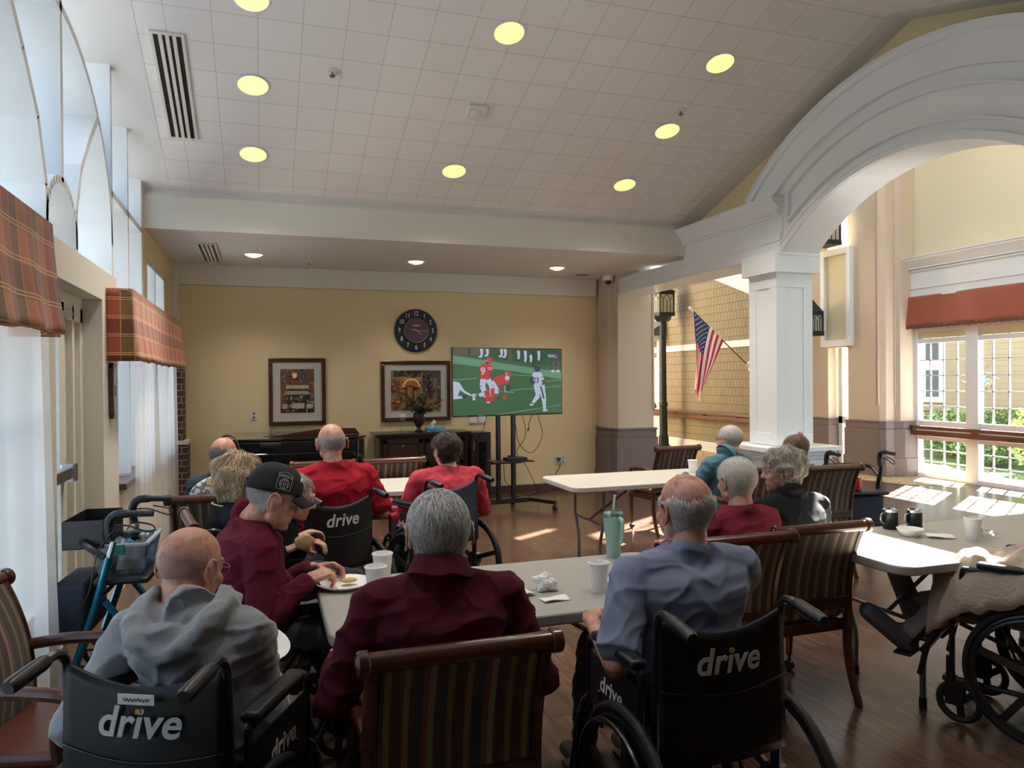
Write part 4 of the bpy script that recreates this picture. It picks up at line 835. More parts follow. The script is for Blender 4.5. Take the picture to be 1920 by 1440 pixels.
t = thing('wall_lantern', 'black lantern fixed to the tan pier just right of the white column', 'lantern', (9.05, 10.55, 0)); lantern(t, .22, .36, 2.37); m = MB(); m.bar((0, 0, 2.75), (.3, .05, 2.75), .03); m.build('wall_arm', iron, t, smooth=False)
t = thing('wall_lantern', 'large black lantern hung high on a bracket under the arch', 'lantern', (8.95, 10.15, 0)); lantern(t, .34, .75, 3.85); m = MB(); m.bar((0, 0, 4.75), (.42, -.1, 4.75), .05); m.box((.33, -.25, 4.55), (.42, .05, 4.9)); m.build('wall_arm', iron, t, smooth=False)
# flag on a wall-mounted pole
t = thing('american_flag', 'American flag hanging from a slanted pole on the shingle wall', 'flag', (9.15, 12.49, 1.83)); pt = V((-1.25, .07, 1.10))
m = MB(); m.cyl((0, 0, 0), pt, .014, n=10); m.build('pole', mat('brass_pole', (.25, .17, .08), .3, metal=.8), t)
m = MB(); m.ell(pt*1.02, .035); m.cyl(pt*.96, pt*1.0, .018, n=8); m.build('finial', M['white'], t); m = MB(); m.cyl((.04, 0, -.03), (-.04, 0, .05), .03, n=10); m.box((.03, -.05, -.1), (.05, .05, .1)); m.build('bracket', M['white'], t)
fm = [mat('flag_red', (.55, .02, .05), .7), mat('flag_white', (.80, .78, .76), .7), mat('flag_blue', (.02, .035, .12), .7)]
NU, NV = 39, 60
def flagp(u, v):   # u along the hoist (0 tip .. 1), v along the fly
    a = pt*(.97-.52*u); L = 1.48
    fold = .055*math.sin(u*9+v*2.2)*min(1, v*2.5)+.02*math.sin(u*21+1)*v
    tipx = (pt*.97).x; xx = a.x+(tipx+.02-a.x)*min(1, v*1.05)**.9*.86
    z = a.z-L*v*(1-.12*u)+.04*u*v; return (xx, a.y-.03-fold, z-.0*u)
m = MB(); G = [[m.b.verts.new(V(flagp(i/NU, j/NV))) for j in range(NV+1)] for i in range(NU+1)]
for i in range(NU):
    for j in range(NV):
        f = m.b.faces.new((G[i][j], G[i+1][j], G[i+1][j+1], G[i][j+1])); s_ = int(i/3)
        f.material_index = 2 if (i < 21 and j < 24) else (0 if s_ % 2 == 0 else 1)
cl = m.build('cloth', fm, t, recalc=False)
m = MB()
for rrow in range(9):
    for cc in range(6 if rrow % 2 == 0 else 5):
        u = (rrow+1)/10*21/NU; v = ((cc*2+1+(rrow % 2))/12)*24/NV; c = V(flagp(u, v)); du = (V(flagp(u+.01, v))-c).normalized(); dv = (V(flagp(u, v+.01))-c); dv = (dv-du*du.dot(dv)).normalized(); nn = du.cross(dv)
        for sd in (-1, 1):
            m.face([c+nn*.006*sd+(du*math.cos(q*PI/5)+dv*math.sin(q*PI/5))*(.017 if q % 2 == 0 else .007) for q in range(10)])
m.build('stars', fm[1], cl, smooth=False, recalc=False)
t = thing('glass_planter', 'green glass leafy ornament on an iron stand by the far pier', 'ornament', (8.1, 14.6, 0)); m = MB(); m.cyl((0, 0, 0), (0, 0, .8), .015, n=8); m.lathe([(.14, 0), (.13, .02), (.02, .04)]); m.tube(smooth_path([(0, 0, .8), (.05, 0, 1.1), (-.05, 0, 1.3), (-.12, 0, 1.25)]), .01, 6); m.build('stand', iron, t)
m = MB(); rnd = random.Random(2)
for i in range(26):
    c = V((rnd.uniform(-.12, .12), rnd.uniform(-.1, .1), rnd.uniform(.78, 1.05))); q = rnd.uniform(.03, .05); m.ell(c, (q, q*.5, q), seg=8, rn=6)
m.build('glass_leaves', mat('green_glass', (.03, .28, .14), .15), t)
# ---------------------------------------------------------------- tables, chairs, wheelchairs
def table(x0, x1, y0, y1, lab, mt, legs=(1, 1)):
    cx, cy = (x0+x1)/2, (y0+y1)/2; L, W_ = x1-x0, y1-y0; t = thing('folding_table', lab, 'table', (cx, cy, 0)); r = .09; H = .74
    pl = []
    for sx, sy, a0 in ((1, 1, 0), (-1, 1, 90), (-1, -1, 180), (1, -1, 270)):
        for k in range(7): a = R(a0+15*k); pl.append((sx*(L/2-r)+r*math.cos(a), sy*(W_/2-r)+r*math.sin(a)))
    m = MB(); m.prism(pl, 2, H-.045, H); m.build('tabletop', mt, t, bevel=.008)
    for sx, on in ((-1, legs[0]), (1, legs[1])):
        if not on: continue
        X = sx*(L/2-.30)
        for sy in (-1, 1):
            y = sy*(W_/2-.10); m = MB(); m.tube(smooth_path([(X, y, H-.05), (X, y, .50), (X+.0, y*.98, .42), (X+.0, y*.78, .26), (X, y*.74, .18), (X, y*.74, .03)], 4), .014, 8); lg = m.build('leg', M['grey'], t)
            m = MB(); m.cyl((X, y*.74, .045), (X, y*.74, 0), .018, n=10); m.build('foot', M['rubber'], lg)
        m = MB(); m.cyl((X, -W_/2+.1, .40), (X, W_/2-.1, .40), .011, n=8); m.cyl((X, -W_/2+.1, H-.06), (X, W_/2-.1, H-.06), .011, n=8); m.build('crossbar', M['grey'], t)
        m = MB(); m.tube([(X, 0, .40), (X-sx*.42, 0, H-.07)], .011, 8); m.build('brace', M['grey'], t)
    return t
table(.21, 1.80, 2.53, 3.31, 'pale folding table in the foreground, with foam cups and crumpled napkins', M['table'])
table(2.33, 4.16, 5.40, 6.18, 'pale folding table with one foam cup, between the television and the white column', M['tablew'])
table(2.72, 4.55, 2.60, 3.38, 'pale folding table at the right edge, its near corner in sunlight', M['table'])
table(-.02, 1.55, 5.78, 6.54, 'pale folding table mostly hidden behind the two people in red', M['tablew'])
stripes = [(.06, .035, .025), (.20, .13, .06), (.05, .045, .04), (.03, .045, .045), (.16, .06, .035), (.24, .20, .14), (.07, .03, .02), (.045, .05, .045), (.19, .12, .05), (.05, .03, .025)]
M['stripe'] = stripe_mat('striped_fabric', stripes, .17)
def make_chair():
    t = thing('armchair', '', 'chair'); w_ = .235
    prof = [(-.215, .40), (-.215, .55), (-.235, .68), (-.275, .80), (-.315, .885)]
    for sx in (-1, 1):
        m = MB(); m.tube(smooth_path([(sx*w_, y, z) for y, z in prof], 4), .021, 8, flat=1.0); m.xform(Matrix.Identity(4)); m.build('stile', M['dwood'], t)
    m = MB(); m.cyl((-w_-.02, -.315, .885), (w_+.02, -.315, .885), .027, n=16); m.build('crest_rail', M['dwood'], t)
    for sx in (-1, 1):
        m = MB(); m.lathe([(.0, -.006), (.030, -.005), (.034, 0), (.034, .022), (.030, .027), (.018, .027), (.015, .031), (.0, .031)], (sx*(w_+.015), -.315, .885), (sx, 0, 0), 20); m.build('scroll_cap', M['dwood'], t)
    sp_ = smooth_path([(0, y, z) for y, z in prof], 8); ln = len(sp_)
    def bk(off):
        def f(u, v):
            k = v*(ln-1)*.93+.07*(ln-1)*.9; i = min(int(k), ln-2); p = sp_[i].lerp(sp_[i+1], k-i); return (-.215+.43*u, p.y+off+(.018 if off > 0 else -.004)*math.sin(PI*u)*math.sin(PI*v), p.z)
        return f
    m = MB(); A = m.grid(bk(.022), 12, 14); B = m.grid(bk(-.014), 12, 14)
    for i in range(12):
        m.b.faces.new((A[i][0], B[i][0], B[i+1][0], A[i+1][0])); m.b.faces.new((A[i][14], A[i+1][14], B[i+1][14], B[i][14]))
    for j in range(14):
        m.b.faces.new((A[0][j], A[0][j+1], B[0][j+1], B[0][j])); m.b.faces.new((A[12][j], B[12][j], B[12][j+1], A[12][j+1]))
    m.build('back_panel', M['stripe'], t)
    m = MB(); m.bar((-w_, -.222, .50), (w_, -.222, .50), .03, .06); m.build('lower_rail', M['dwood'], t, smooth=False, bevel=.006)
    m = MB(); m.box((-.235, -.2, .345), (.235, .23, .405)); m.build('seat_frame', M['dwood'], t, smooth=False, bevel=.008)
    m = MB(); m.box((-.225, -.19, .405), (.225, .235, .46)); m.build('seat_cushion', M['leather'], t, bevel=.022, smooth=True)
    for sx in (-1, 1):
        m = MB(); m.tube(smooth_path([(sx*w_, -.225, .645), (sx*(w_+.01), -.08, .66), (sx*(w_+.02), .08, .655), (sx*(w_+.02), .155, .64), (sx*(w_+.015), .17, .60), (sx*(w_+.005), .12, .53), (sx*w_, .13, .40)], 5), [.02]*1 and .021, 10); m.build('arm', M['dwood'], t)
        m = MB(); m.tube([(sx*(w_-.01), .20, .37), (sx*(w_-.012), .20, .2), (sx*(w_-.014), .20, .085)], [.026, .021, .016], 10); lg = m.build('leg', M['dwood'], t)
        m = MB(); m.cyl((sx*.221, .20, .09), (sx*.221, .20, .05), .01, n=8); m.lathe([(.012, -.014), (.027, -.012), (.027, .012), (.012, .014)], (sx*.221, .20, .028), (1, .2, 0), 16); m.build('caster', M['black'], lg)
        m = MB(); m.tube(smooth_path([(sx*w_, -.215, .40), (sx*w_, -.215, .26), (sx*w_, -.24, .13), (sx*w_, -.29, .0)], 4), [.024, .0235, .023, .0225, .022, .0215, .021, .0205, .02, .0195, .019, .0185, .018][:13], 8); m.build('leg', M['dwood'], t)
    return t
chair0 = make_chair(); first = [True]
def chair(x, y, rz, lab, grp=None):
    o = chair0 if first[0] else copy_tree(chair0); first[0] = False
    o.location = (x, y, 0); o.rotation_euler = (0, 0, R(rz)); o['label'] = lab; o['group'] = 'striped armchairs round the tables'; return o
chair(.497, 2.21, 0, 'dark wood armchair with striped back, in the centre foreground under the man in maroon')
chair(2.50, 3.17, 0, 'striped armchair of the grey-haired person in black, overlapping the right table corner')
chair(2.00, 3.09, 0, 'striped armchair of the white-haired person in maroon, right of the man in the blue shirt')
chair(-.66, 2.86, -104, 'striped armchair with brown vinyl seat at the left edge, its arms in view')
chair(1.12, 6.93, 0, 'striped honey-lit armchair behind the far table between the two people in red')
chair(.50, 6.93, 0, 'armchair mostly hidden behind the man in the red shirt')
chair(3.98, 6.95, 6, 'dark striped armchair on the far side of the table, in front of the stone pier')
chair(3.60, 5.12, 0, 'striped armchair of the man in the teal shirt')
chair(4.26, 5.04, -2, 'striped armchair of the brown-haired person with the pink hair flower')
chair(-.27, 5.22, -3, 'striped armchair by the far sheer curtain, with a floral cushion')
chair(-.05, 4.22, -80, 'striped armchair of the blond person, its scrolled rail end toward the curtain')

def make_wheelchair(up):
    t = thing('wheelchair', '', 'wheelchair'); w_ = .215
    for sx in (-1, 1):
        m = MB(); m.tube(smooth_path([(sx*w_, -.19, .16), (sx*w_, -.20, .55), (sx*w_, -.215, .84), (sx*w_, -.225, .905), (sx*w_, -.255, .925), (sx*w_, -.30, .92), (sx*w_, -.395, .905)], 4), .0125, 8); m.build('back_tube', M['blackm'], t)
        m = MB(); m.tube([(sx*w_, -.285, .922), (sx*w_, -.30, .92), (sx*w_, -.395, .905), (sx*w_, -.405, .903)], [.016, .0195, .0195, .016], 12); m.build('push_handle', M['black'], t)
        m = MB(); m.tube(smooth_path([(sx*w_, -.19, .50), (sx*w_, .2, .50), (sx*w_, .27, .48), (sx*w_, .32, .42), (sx*w_, .38, .18)], 4), .0125, 8); m.tube([(sx*w_, -.19, .20), (sx*w_, .24, .20)], .0125, 8); m.tube([(sx*w_, .24, .50), (sx*w_, .24, .18)], .0125, 8); m.build('side_frame', M['blackm'], t)
        m = MB(); m.tube(smooth_path([(sx*(w_+.03), -.17, .52), (sx*(w_+.03), -.17, .71), (sx*(w_+.03), -.13, .725), (sx*(w_+.03), .14, .725), (sx*(w_+.03), .19, .70), (sx*(w_+.03), .19, .52)], 4), .011, 8); m.build('arm_tube', M['blackm'], t)
        m = MB(); m.box((sx*(w_+.03)-.027, -.17, .735), (sx*(w_+.03)+.027, .13, .765)); m.build('arm_pad', M['vinyl'], t, bevel=.012)
        m = MB(); m.box((sx*(w_+.03)-.004, -.16, .50), (sx*(w_+.03)+.004, .18, .68)); sp = m.build('side_panel', M['black'], t, smooth=False, bevel=.003)
        letter('drive', .075, M['foam'], sp, (sx*(w_+.036), .02, .60), (R(90), 0, R(90*sx)), 'lettering', .0014, .15, sp=1.03)
        # big wheel with five spokes, push rim
        cx, cy, cz = sx*(w_+.055), -.12, .305
        m = MB(); m.tube([(cx, cy+.29*math.cos(a), cz+.29*math.sin(a)) for a in [2*PI*i/48 for i in range(48)]], .0155, 10, closed=True); wh = m.build('big_wheel', M['rubber'], t)
        m = MB(); m.tube([(cx, cy+.265*math.cos(a), cz+.265*math.sin(a)) for a in [2*PI*i/48 for i in range(48)]], .012, 8, closed=True)
        for k in range(5):
            a = 2*PI*k/5+.3; m.bar((cx, cy+.03*math.cos(a), cz+.03*math.sin(a)), (cx, cy+.26*math.cos(a), cz+.26*math.sin(a)), .014, .032, (0, -math.sin(a), math.cos(a)))
        m.lathe([(.05, -.025), (.05, .025), (.02, .035)], (cx, cy, cz), (sx, 0, 0), 20); m.build('rim', M['black'], wh)
        m = MB(); m.tube([(cx+sx*.04, cy+.255*math.cos(a), cz+.255*math.sin(a)) for a in [2*PI*i/40 for i in range(40)]], .0085, 8, closed=True); m.build('hand_rim', M['blackm'], wh)
        # caster
        m = MB(); m.tube([(sx*w_, .25, .30), (sx*w_, .25, .20)], .016, 10); m.box((sx*w_-.025, .225, .19), (sx*w_+.025, .275, .21)); m.box((sx*w_-.026, .19, .085), (sx*w_-.020, .265, .2)); m.box((sx*w_+.020, .19, .085), (sx*w_+.026, .265, .2)); fk = m.build('caster_fork', M['black'], t, smooth=False)
        m = MB(); m.tube([(sx*w_, .21+.083*math.cos(a), .10+.083*math.sin(a)) for a in [2*PI*i/28 for i in range(28)]], .0165, 8, closed=True)
        for k in range(3):
            a = 2*PI*k/3+.4; m.bar((sx*w_, .21, .10), (sx*w_, .21+.075*math.cos(a), .10+.075*math.sin(a)), .014, .03, (0, -math.sin(a), math.cos(a)))
        m.lathe([(.022, -.018), (.022, .018)], (sx*w_, .21, .10), (1, 0, 0), 12); m.build('caster_wheel', M['rubber'], fk)
        m = MB(); m.tube(smooth_path([(sx*(w_-.01), .30, .44), (sx*(w_-.01), .37, .38), (sx*(w_-.01), .44, .16), (sx*(w_-.01), .46, .12)], 4), .011, 8); m.box((sx*.02 if sx > 0 else -.20, .42, .10), (.20 if sx > 0 else -.02, .56, .115)); m.build('footrest', M['blackm'], t, smooth=False)
        m = MB(); m.tube([(sx*(w_+.02), .12, .44), (sx*(w_+.035), .10, .56)], .006, 6); m.ell((sx*(w_+.036), .10, .565), .01, seg=8, rn=6); m.build('brake_lever', M['black'], t)
    m = MB(); m.bar((-w_, -.15, .18), (w_, .2, .46), .02, .02); m.bar((w_, -.15, .18), (-w_, .2, .46), .02, .02); m.build('cross_brace', M['blackm'], t, smooth=False)
    m = MB(); m.box((-w_, -.18, .495), (w_, .23, .515)); m.build('seat', up, t, smooth=False, bevel=.006)
    def bk(u, v):
        x = -w_+2*w_*u; sag = math.cos(PI*(u-.5)); return (x, -.222+.014*v*0-.03*sag*(1-.6*v)*.9+.012*(v-1), .47+(.425-.05*sag)*v)
    def bk2(u, v): p = bk(u, v); return (p[0], p[1]-.0, p[2])
    m = MB(); m.grid(bk, 20, 14); bkr = m.build('backrest', up, t, solid=.012)
    m = MB(); m.grid(lambda u, v: (lambda p: (p[0], p[1]-.009, p[2]))(bk(u, .52+.012*v)), 20, 1); m.build('seam', M['black'], bkr, solid=.004)
    return t, bkr
wcb, bb = make_wheelchair(M['vinyl']); wcn, bn = make_wheelchair(M['navy'])
dot = mat('gold_ink', (.55, .36, .05), .5); ink = mat('white_ink', (.62, .63, .64), .55)
letter('drive', .105, ink, bb, (.0, -.2585, .765), (R(87), 0, 0), 'lettering', .0020, .22, sp=1.03, bend=.028)
m = MB(); m.bar((.0005, -.2605, .797), (.0125, -.2605, .797), .002, .012); m.build('lettering_dot', dot, bb, smooth=False)
used = {}
def wheelchair(kind, x, y, rz, lab, z=1.):
    src = wcb if kind == 'b' else wcn; o = src if kind not in used else copy_tree(src); used[kind] = 1
    o.location = (x, y, 0); o.rotation_euler = (0, 0, R(rz)); o['label'] = lab; o['group'] = 'wheelchairs among the tables'; return o
w1 = wheelchair('b', -.185, 2.245, -26, 'black wheelchair with a name sticker, under the man in the grey hoodie')
w8 = wheelchair('b', 1.298, 2.13, 0, 'black wheelchair under the balding man in the blue-grey shirt, right foreground')
w5 = wheelchair('b', .35, 4.78, 24, 'black wheelchair under the man in the bright red shirt')
w13 = wheelchair('b', 3.32, 2.49, 25, 'black wheelchair at the right edge with raised leg rests')
w6 = wheelchair('n', 1.16, 5.22, 22, 'navy blue wheelchair under the curly-haired person in coral red')
w2 = wheelchair('n', .07, 3.42, -84, 'navy blue wheelchair under the man in the black cap')
for ch in list(w13.children):
    if ch.name.startswith('footrest'): bpy.data.objects.remove(ch)
m = MB(); m.box((-.048, -.258, .812), (.048, -.2565, .838)); st = m.build('name_sticker', M['paper'], w1, smooth=False)
m = MB(); m.tube([(-.035+.07*i/24, -.2590, .824+.005*math.sin(i*1.9)*(1 if i % 5 else .2)) for i in range(25)], .0009, 4); m.build('handwriting', mat('ink', (.02, .04, .15)), st)
# raised leg rests on the right-hand wheelchair
for sx in (-1, 1):
    m = MB(); m.tube([(sx*.2, .24, .48), (sx*.2, .32, .45), (sx*.2, .42, .30)], .011, 8); m.bar((sx*.14, .30, .40), (sx*.14, .38, .28), .12, .025, (0, 1, .6)); m.box((sx*.14-.07, .42, .245), (sx*.14+.07, .50, .26)); m.build('leg_rest', M['black'], w13, smooth=False, bevel=.004)

# ---------------------------------------------------------------- rollators, bin
def rollator(name, lab, x, y, rz, fc, pouch):
    t = thing(name, lab, 'rollator', (x, y, 0), R(rz)); tm = fc
    for sx in (-1, 1):
        a = sx*.25
        m = MB(); m.tube(smooth_path([(a, -.02, .72), (a, .03, .52), (a, .06, .42), (a, .10, .30), (a, .15, .14)], 4), .020, 12); m.tube([(a, .0, .50), (a, -.26, .13)], .017, 10); m.build('side_tube', tm, t)
        m = MB(); m.tube([(a, -.045, .80), (a, -.02, .71)], .015, 10); m.build('stem', M['steel'] if fc == M['teal'] else M['black'], t)
        m = MB(); m.tube(smooth_path([(a, -.03, .80), (a, -.02, .88), (a, -.05, .93), (a, -.12, .935)], 4), [.022]*12+[.018], 10) ; m.tube([(a, -.11, .935), (a, -.23, .93)], .0165, 10); m.build('handle', M['black'], t)
        m = MB(); m.tube(smooth_path([(a, -.04, .88), (a+sx*.005, -.11, .875), (a+sx*.005, -.2, .84), (a, -.235, .85), (a, -.215, .875), (a, -.13, .895)], 4), .0045, 6); m.build('brake_lever', M['black'], t)
        m = MB(); m.tube(smooth_path([(a+sx*.02, -.06, .87), (a+sx*.05, .02, .75), (a+sx*.06, .06, .55), (a+sx*.03, .2, .3)], 5), .0035, 6); m.build('brake_cable', M['black'], t)
        for yy in (.15, -.28):
            m = MB(); m.tube([(a, yy+.085*math.cos(q), .10+.085*math.sin(q)) for q in [2*PI*i/24 for i in range(24)]], .015, 8, closed=True)
            for k in range(4): q = PI*k/4; m.bar((a, yy-.08*math.cos(q), .1-.08*math.sin(q)), (a, yy+.08*math.cos(q), .1+.08*math.sin(q)), .01, .012, (1, 0, 0))
            m.build('wheel', M['rubber'], t)
    m = MB(); m.box((-.23, -.20, .57), (.23, .06, .60)); m.build('seat', M['vinyl'], t, bevel=.012)
    m = MB(); m.cyl((-.25, .02, .52), (.25, .02, .52), .012); m.cyl((-.25, -.10, .40), (.25, -.10, .40), .012); m.build('cross_bar', tm, t)
    m = MB(); m.tube(smooth_path([(-.25, .0, .72), (-.22, .10, .79), (0, .16, .80), (.22, .10, .79), (.25, .0, .72)], 5), .017, 10); m.build('backrest_strap', M['black'], t)
    m = MB()
    if pouch == 'front': m.box((-.21, .10, .30), (.21, .26, .58))
    else: m.box((-.20, -.17, .28), (.20, .05, .56))
    m.build('bag', mat('navy_bag', (.014, .018, .032), .75, bump=.2, bscale=30), t, bevel=.02)
    return t
t = rollator('rollator', 'blue rollator walker with a black tray pouch, beside the door', -.74, 4.45, 86, M['teal'], 'front')
m = MB()     # open pouch between the handles
for a in ((-.20, .20, .015, .02), (-.20, .20, .20, .205)): m.box((a[0], a[2], .76), (a[1], a[3], .90))
for a in (-.20, .195): m.box((a, .015, .76), (a+.005, .205, .90))
m.box((-.20, .015, .755), (.20, .205, .76)); m.build('tray_pouch', M['black'], t, smooth=False, bevel=.004)
t = rollator('rollator', 'black rollator walker with a soda can on its seat, right of the column', 4.98, 5.32, -12, M['blackm'], 'seat')
t = thing('soda_can', 'red soda can standing on the black rollator seat', 'can', (4.93, 5.20, .60))
m = MB(); m.lathe([(.024, 0), (.032, .008), (.033, .015), (.033, .108), (.026, .12)], n=24); m.build('body', mat('can_red', (.45, .02, .02), .25, metal=.4, var=.4, vscale=30), t); m = MB(); m.lathe([(.026, .12), (.027, .123), (.024, .119), (.0, .118)], n=24); m.build('lid', M['steel'], t)
t = thing('storage_bin', 'clear plastic storage bin resting on the blue rollator seat', 'bin', (-.69, 4.46, .612), R(-4)); m = MB()
x0, x1, y0, y1, h_ = .13, .10, .19, .17, .15
for zz, a, b in ((0, x1, y1),):
    pass
V8 = [(-x1, -y1, 0), (x1, -y1, 0), (x1, y1, 0), (-x1, y1, 0), (-x0, -y0, h_), (x0, -y0, h_), (x0, y0, h_), (-x0, y0, h_)]
m.face([V8[i] for i in (3, 2, 1, 0)])
for i in range(4): m.face([V8[i], V8[(i+1) % 4], V8[4+(i+1) % 4], V8[4+i]])
m.build('tub', thin_glass('clear_plastic', (.62, .68, .76), .25), t, smooth=False, solid=.003, recalc=False); m = MB()
for i in range(4): m.bar(V8[4+i], V8[4+(i+1) % 4], .02, .012)
m.build('lip', mat('bin_lip', (.5, .58, .66), .3, alpha=.6), t, smooth=False)
for sx in (-1, 1):
    m = MB(); m.box((-.03, sx*.195-.008, .10), (.03, sx*.195+.008, .155)); m.build('latch', mat('latch_green', (.03, .22, .13), .4), t, smooth=False, bevel=.003)

# ---------------------------------------------------------------- things on the tables
def cup(x, y, lab, s=1., z=.74):
    t = thing('foam_cup', lab, 'cup', (x, y, z), 0, 'white foam cups on the tables'); m = MB()
    m.lathe([(.0, .0), (.026*s, 0), (.027*s, .003), (.036*s, .085*s), (.0365*s, .088*s), (.0365*s, .098*s), (.040*s, .101*s), (.0405*s, .107*s), (.038*s, .109*s), (.036*s, .104*s), (.027*s, .01), (0, .008)], n=36, cap=False); m.build('shell', M['foam'], t); return t
cup(.425, 2.985, 'white foam cup in front of the other near the plate, left on the foreground table', 1.12)
cup(.485, 3.20, 'white foam cup behind its twin, nearest the capped man\'s plate', 1.12)
cup(1.285, 2.735, 'white foam cup between the napkins and the blue-shirted man', 1.12)
cup(3.69, 5.86, 'white foam cup alone on the table near the teal shirt', 1.1)
cup(3.86, 5.62, 'white foam cup partly hidden behind the man in the teal shirt', 1.1)
cup(3.52, 2.92, 'white foam cup on the right table beside a clear plastic bag', 1.1)
def plate(x, y, z, lab, tilt=(0, 0), r=.115):
    t = thing('foam_plate', lab, 'plate', (x, y, z)); t.rotation_euler = (tilt[0], tilt[1], .3); m = MB(); n = 60; rings = []
    for rr, hh, ru in ((.001, .003, 0), (.6, .003, 0), (.70, .006, 0), (.95, .018, .04), (1.0, .020, .05), (.99, .016, .05), (.70, .001, 0), (.001, 0, 0)):
        rings.append([m.b.verts.new(V((r*rr*math.cos(2*PI*i/n), r*rr*math.sin(2*PI*i/n), hh+(ru*.02*(i % 2))))) for i in range(n)])
    m.skin(rings, False); m.build('disc', M['foam'], t); return t
plate(.32, 3.17, .742, 'white foam plate under the capped man\'s hands at the table end'); plate(1.46, 2.80, .742, 'white foam plate half hidden behind the blue-grey shirt')
plate(-.03, 2.67, .70, 'white foam plate held by the man in the grey hoodie', (R(18), R(10)))
plate(3.22, 2.60, .66, 'grey-lit foam plate on the lap beside the tan blanket', (R(5), R(5)), .10)
m = MB(); m.ell((0, 0, 0), (.035, .025, .010), seg=14, rn=8); tag(m.build('cracker', mat('cracker_yellow', (.55, .42, .14), .8, bump=.3, bscale=200), loc=(.34, 3.17, .765)), 'yellow cracker at the capped man\'s fingertips', 'cracker')
t = thing('tumbler', 'pale mint travel tumbler with handle and straw on the foreground table', 'tumbler', (1.60, 3.24, .74), R(-70)); mint = mat('mint_plastic', (.34, .55, .49), .4)
m = MB(); m.lathe([(0, 0), (.032, 0), (.034, .004), (.037, .10), (.046, .125), (.048, .21), (.048, .215)], n=32); m.build('body', mint, t); m = MB(); m.lathe([(.049, .19), (.051, .195), (.050, .215), (.045, .225), (.045, .23), (.0, .23)], n=32); m.build('lid', thin_glass('clear_lid', (.7, .78, .76), .3), t)
m = MB(); m.lathe([(.0495, .185), (.0505, .187), (.0505, .2), (.0495, .202)], n=32); m.build('collar', mint, t)
m = MB(); m.tube(smooth_path([(.046, -.005, .195), (.075, -.02, .19), (.082, -.024, .17), (.078, -.024, .10), (.066, -.02, .085)], 4), .009, 8); m.build('handle', mint, t); m = MB(); m.cyl((0, 0, .22), (.012, 0, .30), .006, n=10); m.build('straw', mat('straw_white', (.7, .78, .78), .3), t)
def crumple(name, x, y, z, s, lab, seed, flat=.6):
    m = MB(); q = m.ell((0, 0, 0), (s, s*.8, s*flat), seg=26, rn=18)
    for v in m.b.verts:
        n = noise.noise(v.co*26+V((seed, 0, 0))); n2 = noise.noise(v.co*60+V((0, seed, 0))); v.co *= 1+.55*n+.25*n2
        v.co.z = max(v.co.z+s*flat*.7, 0)
    return tag(m.build(name, M['paper'], loc=(x, y, z), smooth=False), lab, 'napkin')
crumple('crumpled_napkin', 1.09, 2.83, .742, .045, 'crumpled white napkin ball on the foreground table', 3, .9); crumple('crumpled_napkin', .94, 2.88, .742, .055, 'loosely crumpled white napkin beside the ball, nearer the man in maroon', 9, .35)
def sheetn(name, x, y, w_, d_, rz, lab, bend=.004, seed=0, z=.742):
    m = MB(); m.grid(lambda u, v: (-w_/2+w_*u, -d_/2+d_*v, bend*(1+math.sin(u*5+seed)*math.cos(v*4+seed))), 12, 8); o = m.build(name, M['paper'], loc=(x, y, z), rot=(0, 0, R(rz)), solid=.003); return tag(o, lab, 'napkin')
sheetn('folded_napkin', 1.075, 2.69, .11, .055, 3, 'small folded white napkin flat near the table edge'); sheetn('napkin_sheet', .93, 2.80, .17, .12, 20, 'open white napkin under the crumpled ones on the foreground table', .012, 2)
sheetn('folded_napkin', 3.42, 3.03, .13, .09, -30, 'folded napkin lying on the right table left of the cup', .008, 1)
m = MB(); m.grid(lambda u, v: (-.07+.14*u, -.05+.1*v, .02+.018*noise.noise(V((u*5, v*5, 1)))+.02*math.sin(PI*u)*math.sin(PI*v)), 18, 14); tag(m.build('plastic_bag', thin_glass('clear_bag', (.8, .8, .8), .3), loc=(3.63, 2.95, .742), smooth=False), 'crumpled clear plastic bag beside the cup on the right table', 'bag')
for x, y, lb in ((3.36, 3.30, 'left'), (3.47, 3.24, 'right')):
    t = thing('travel_mug', 'black travel mug with a steel rim, %s one of the pair on the right table' % lb, 'mug', (x, y, .74), 0, 'black steel-rimmed mugs'); m = MB(); m.lathe([(0, 0), (.038, 0), (.040, .004), (.040, .098)], n=32); m.build('body', mat('mug_black', (.015, .02, .025), .3, metal=.4), t)
    m = MB(); m.lathe([(.0405, .098), (.0415, .11), (.039, .112), (.036, .105), (.0, .104)], n=32); m.build('rim', M['chrome'], t); m = MB(); m.tube(smooth_path([(-.04, 0, .09), (-.065, .0, .085), (-.068, 0, .05), (-.04, 0, .03)], 4), .005, 8); m.build('handle', M['steel'], t)
t = thing('foam_bowl', 'white foam bowl in front of the two black mugs', 'bowl', (3.31, 3.12, .74)); m = MB(); m.lathe([(0, 0), (.04, 0), (.065, .035), (.068, .04), (.063, .036), (.038, .004), (0, .004)], n=32, cap=False); m.build('shell', M['foam'], t)
m = MB(); m.ell((0, 0, .13), (.22, .055, .14), seg=24, rn=16); tag(m.build('floral_cushion', cell_mat('floral_print', [(.62, .58, .50), (.66, .62, .52), (.60, .56, .48), (.12, .13, .20), (.50, .30, .12), (.66, .62, .54)], 26), loc=(-.22, 5.08, .74)), 'pale floral cushion propped on the chair back beside the far curtain', 'cushion')
m = MB(); m.cyl((0, 0, 0), (0, 0, .09), .006, n=8); tag(m.build('red_marker', mat('red_plastic', (.6, .03, .03), .4), loc=(.12, 6.1, .74)) , 'thin red stick standing upright just above the black cap', 'marker')
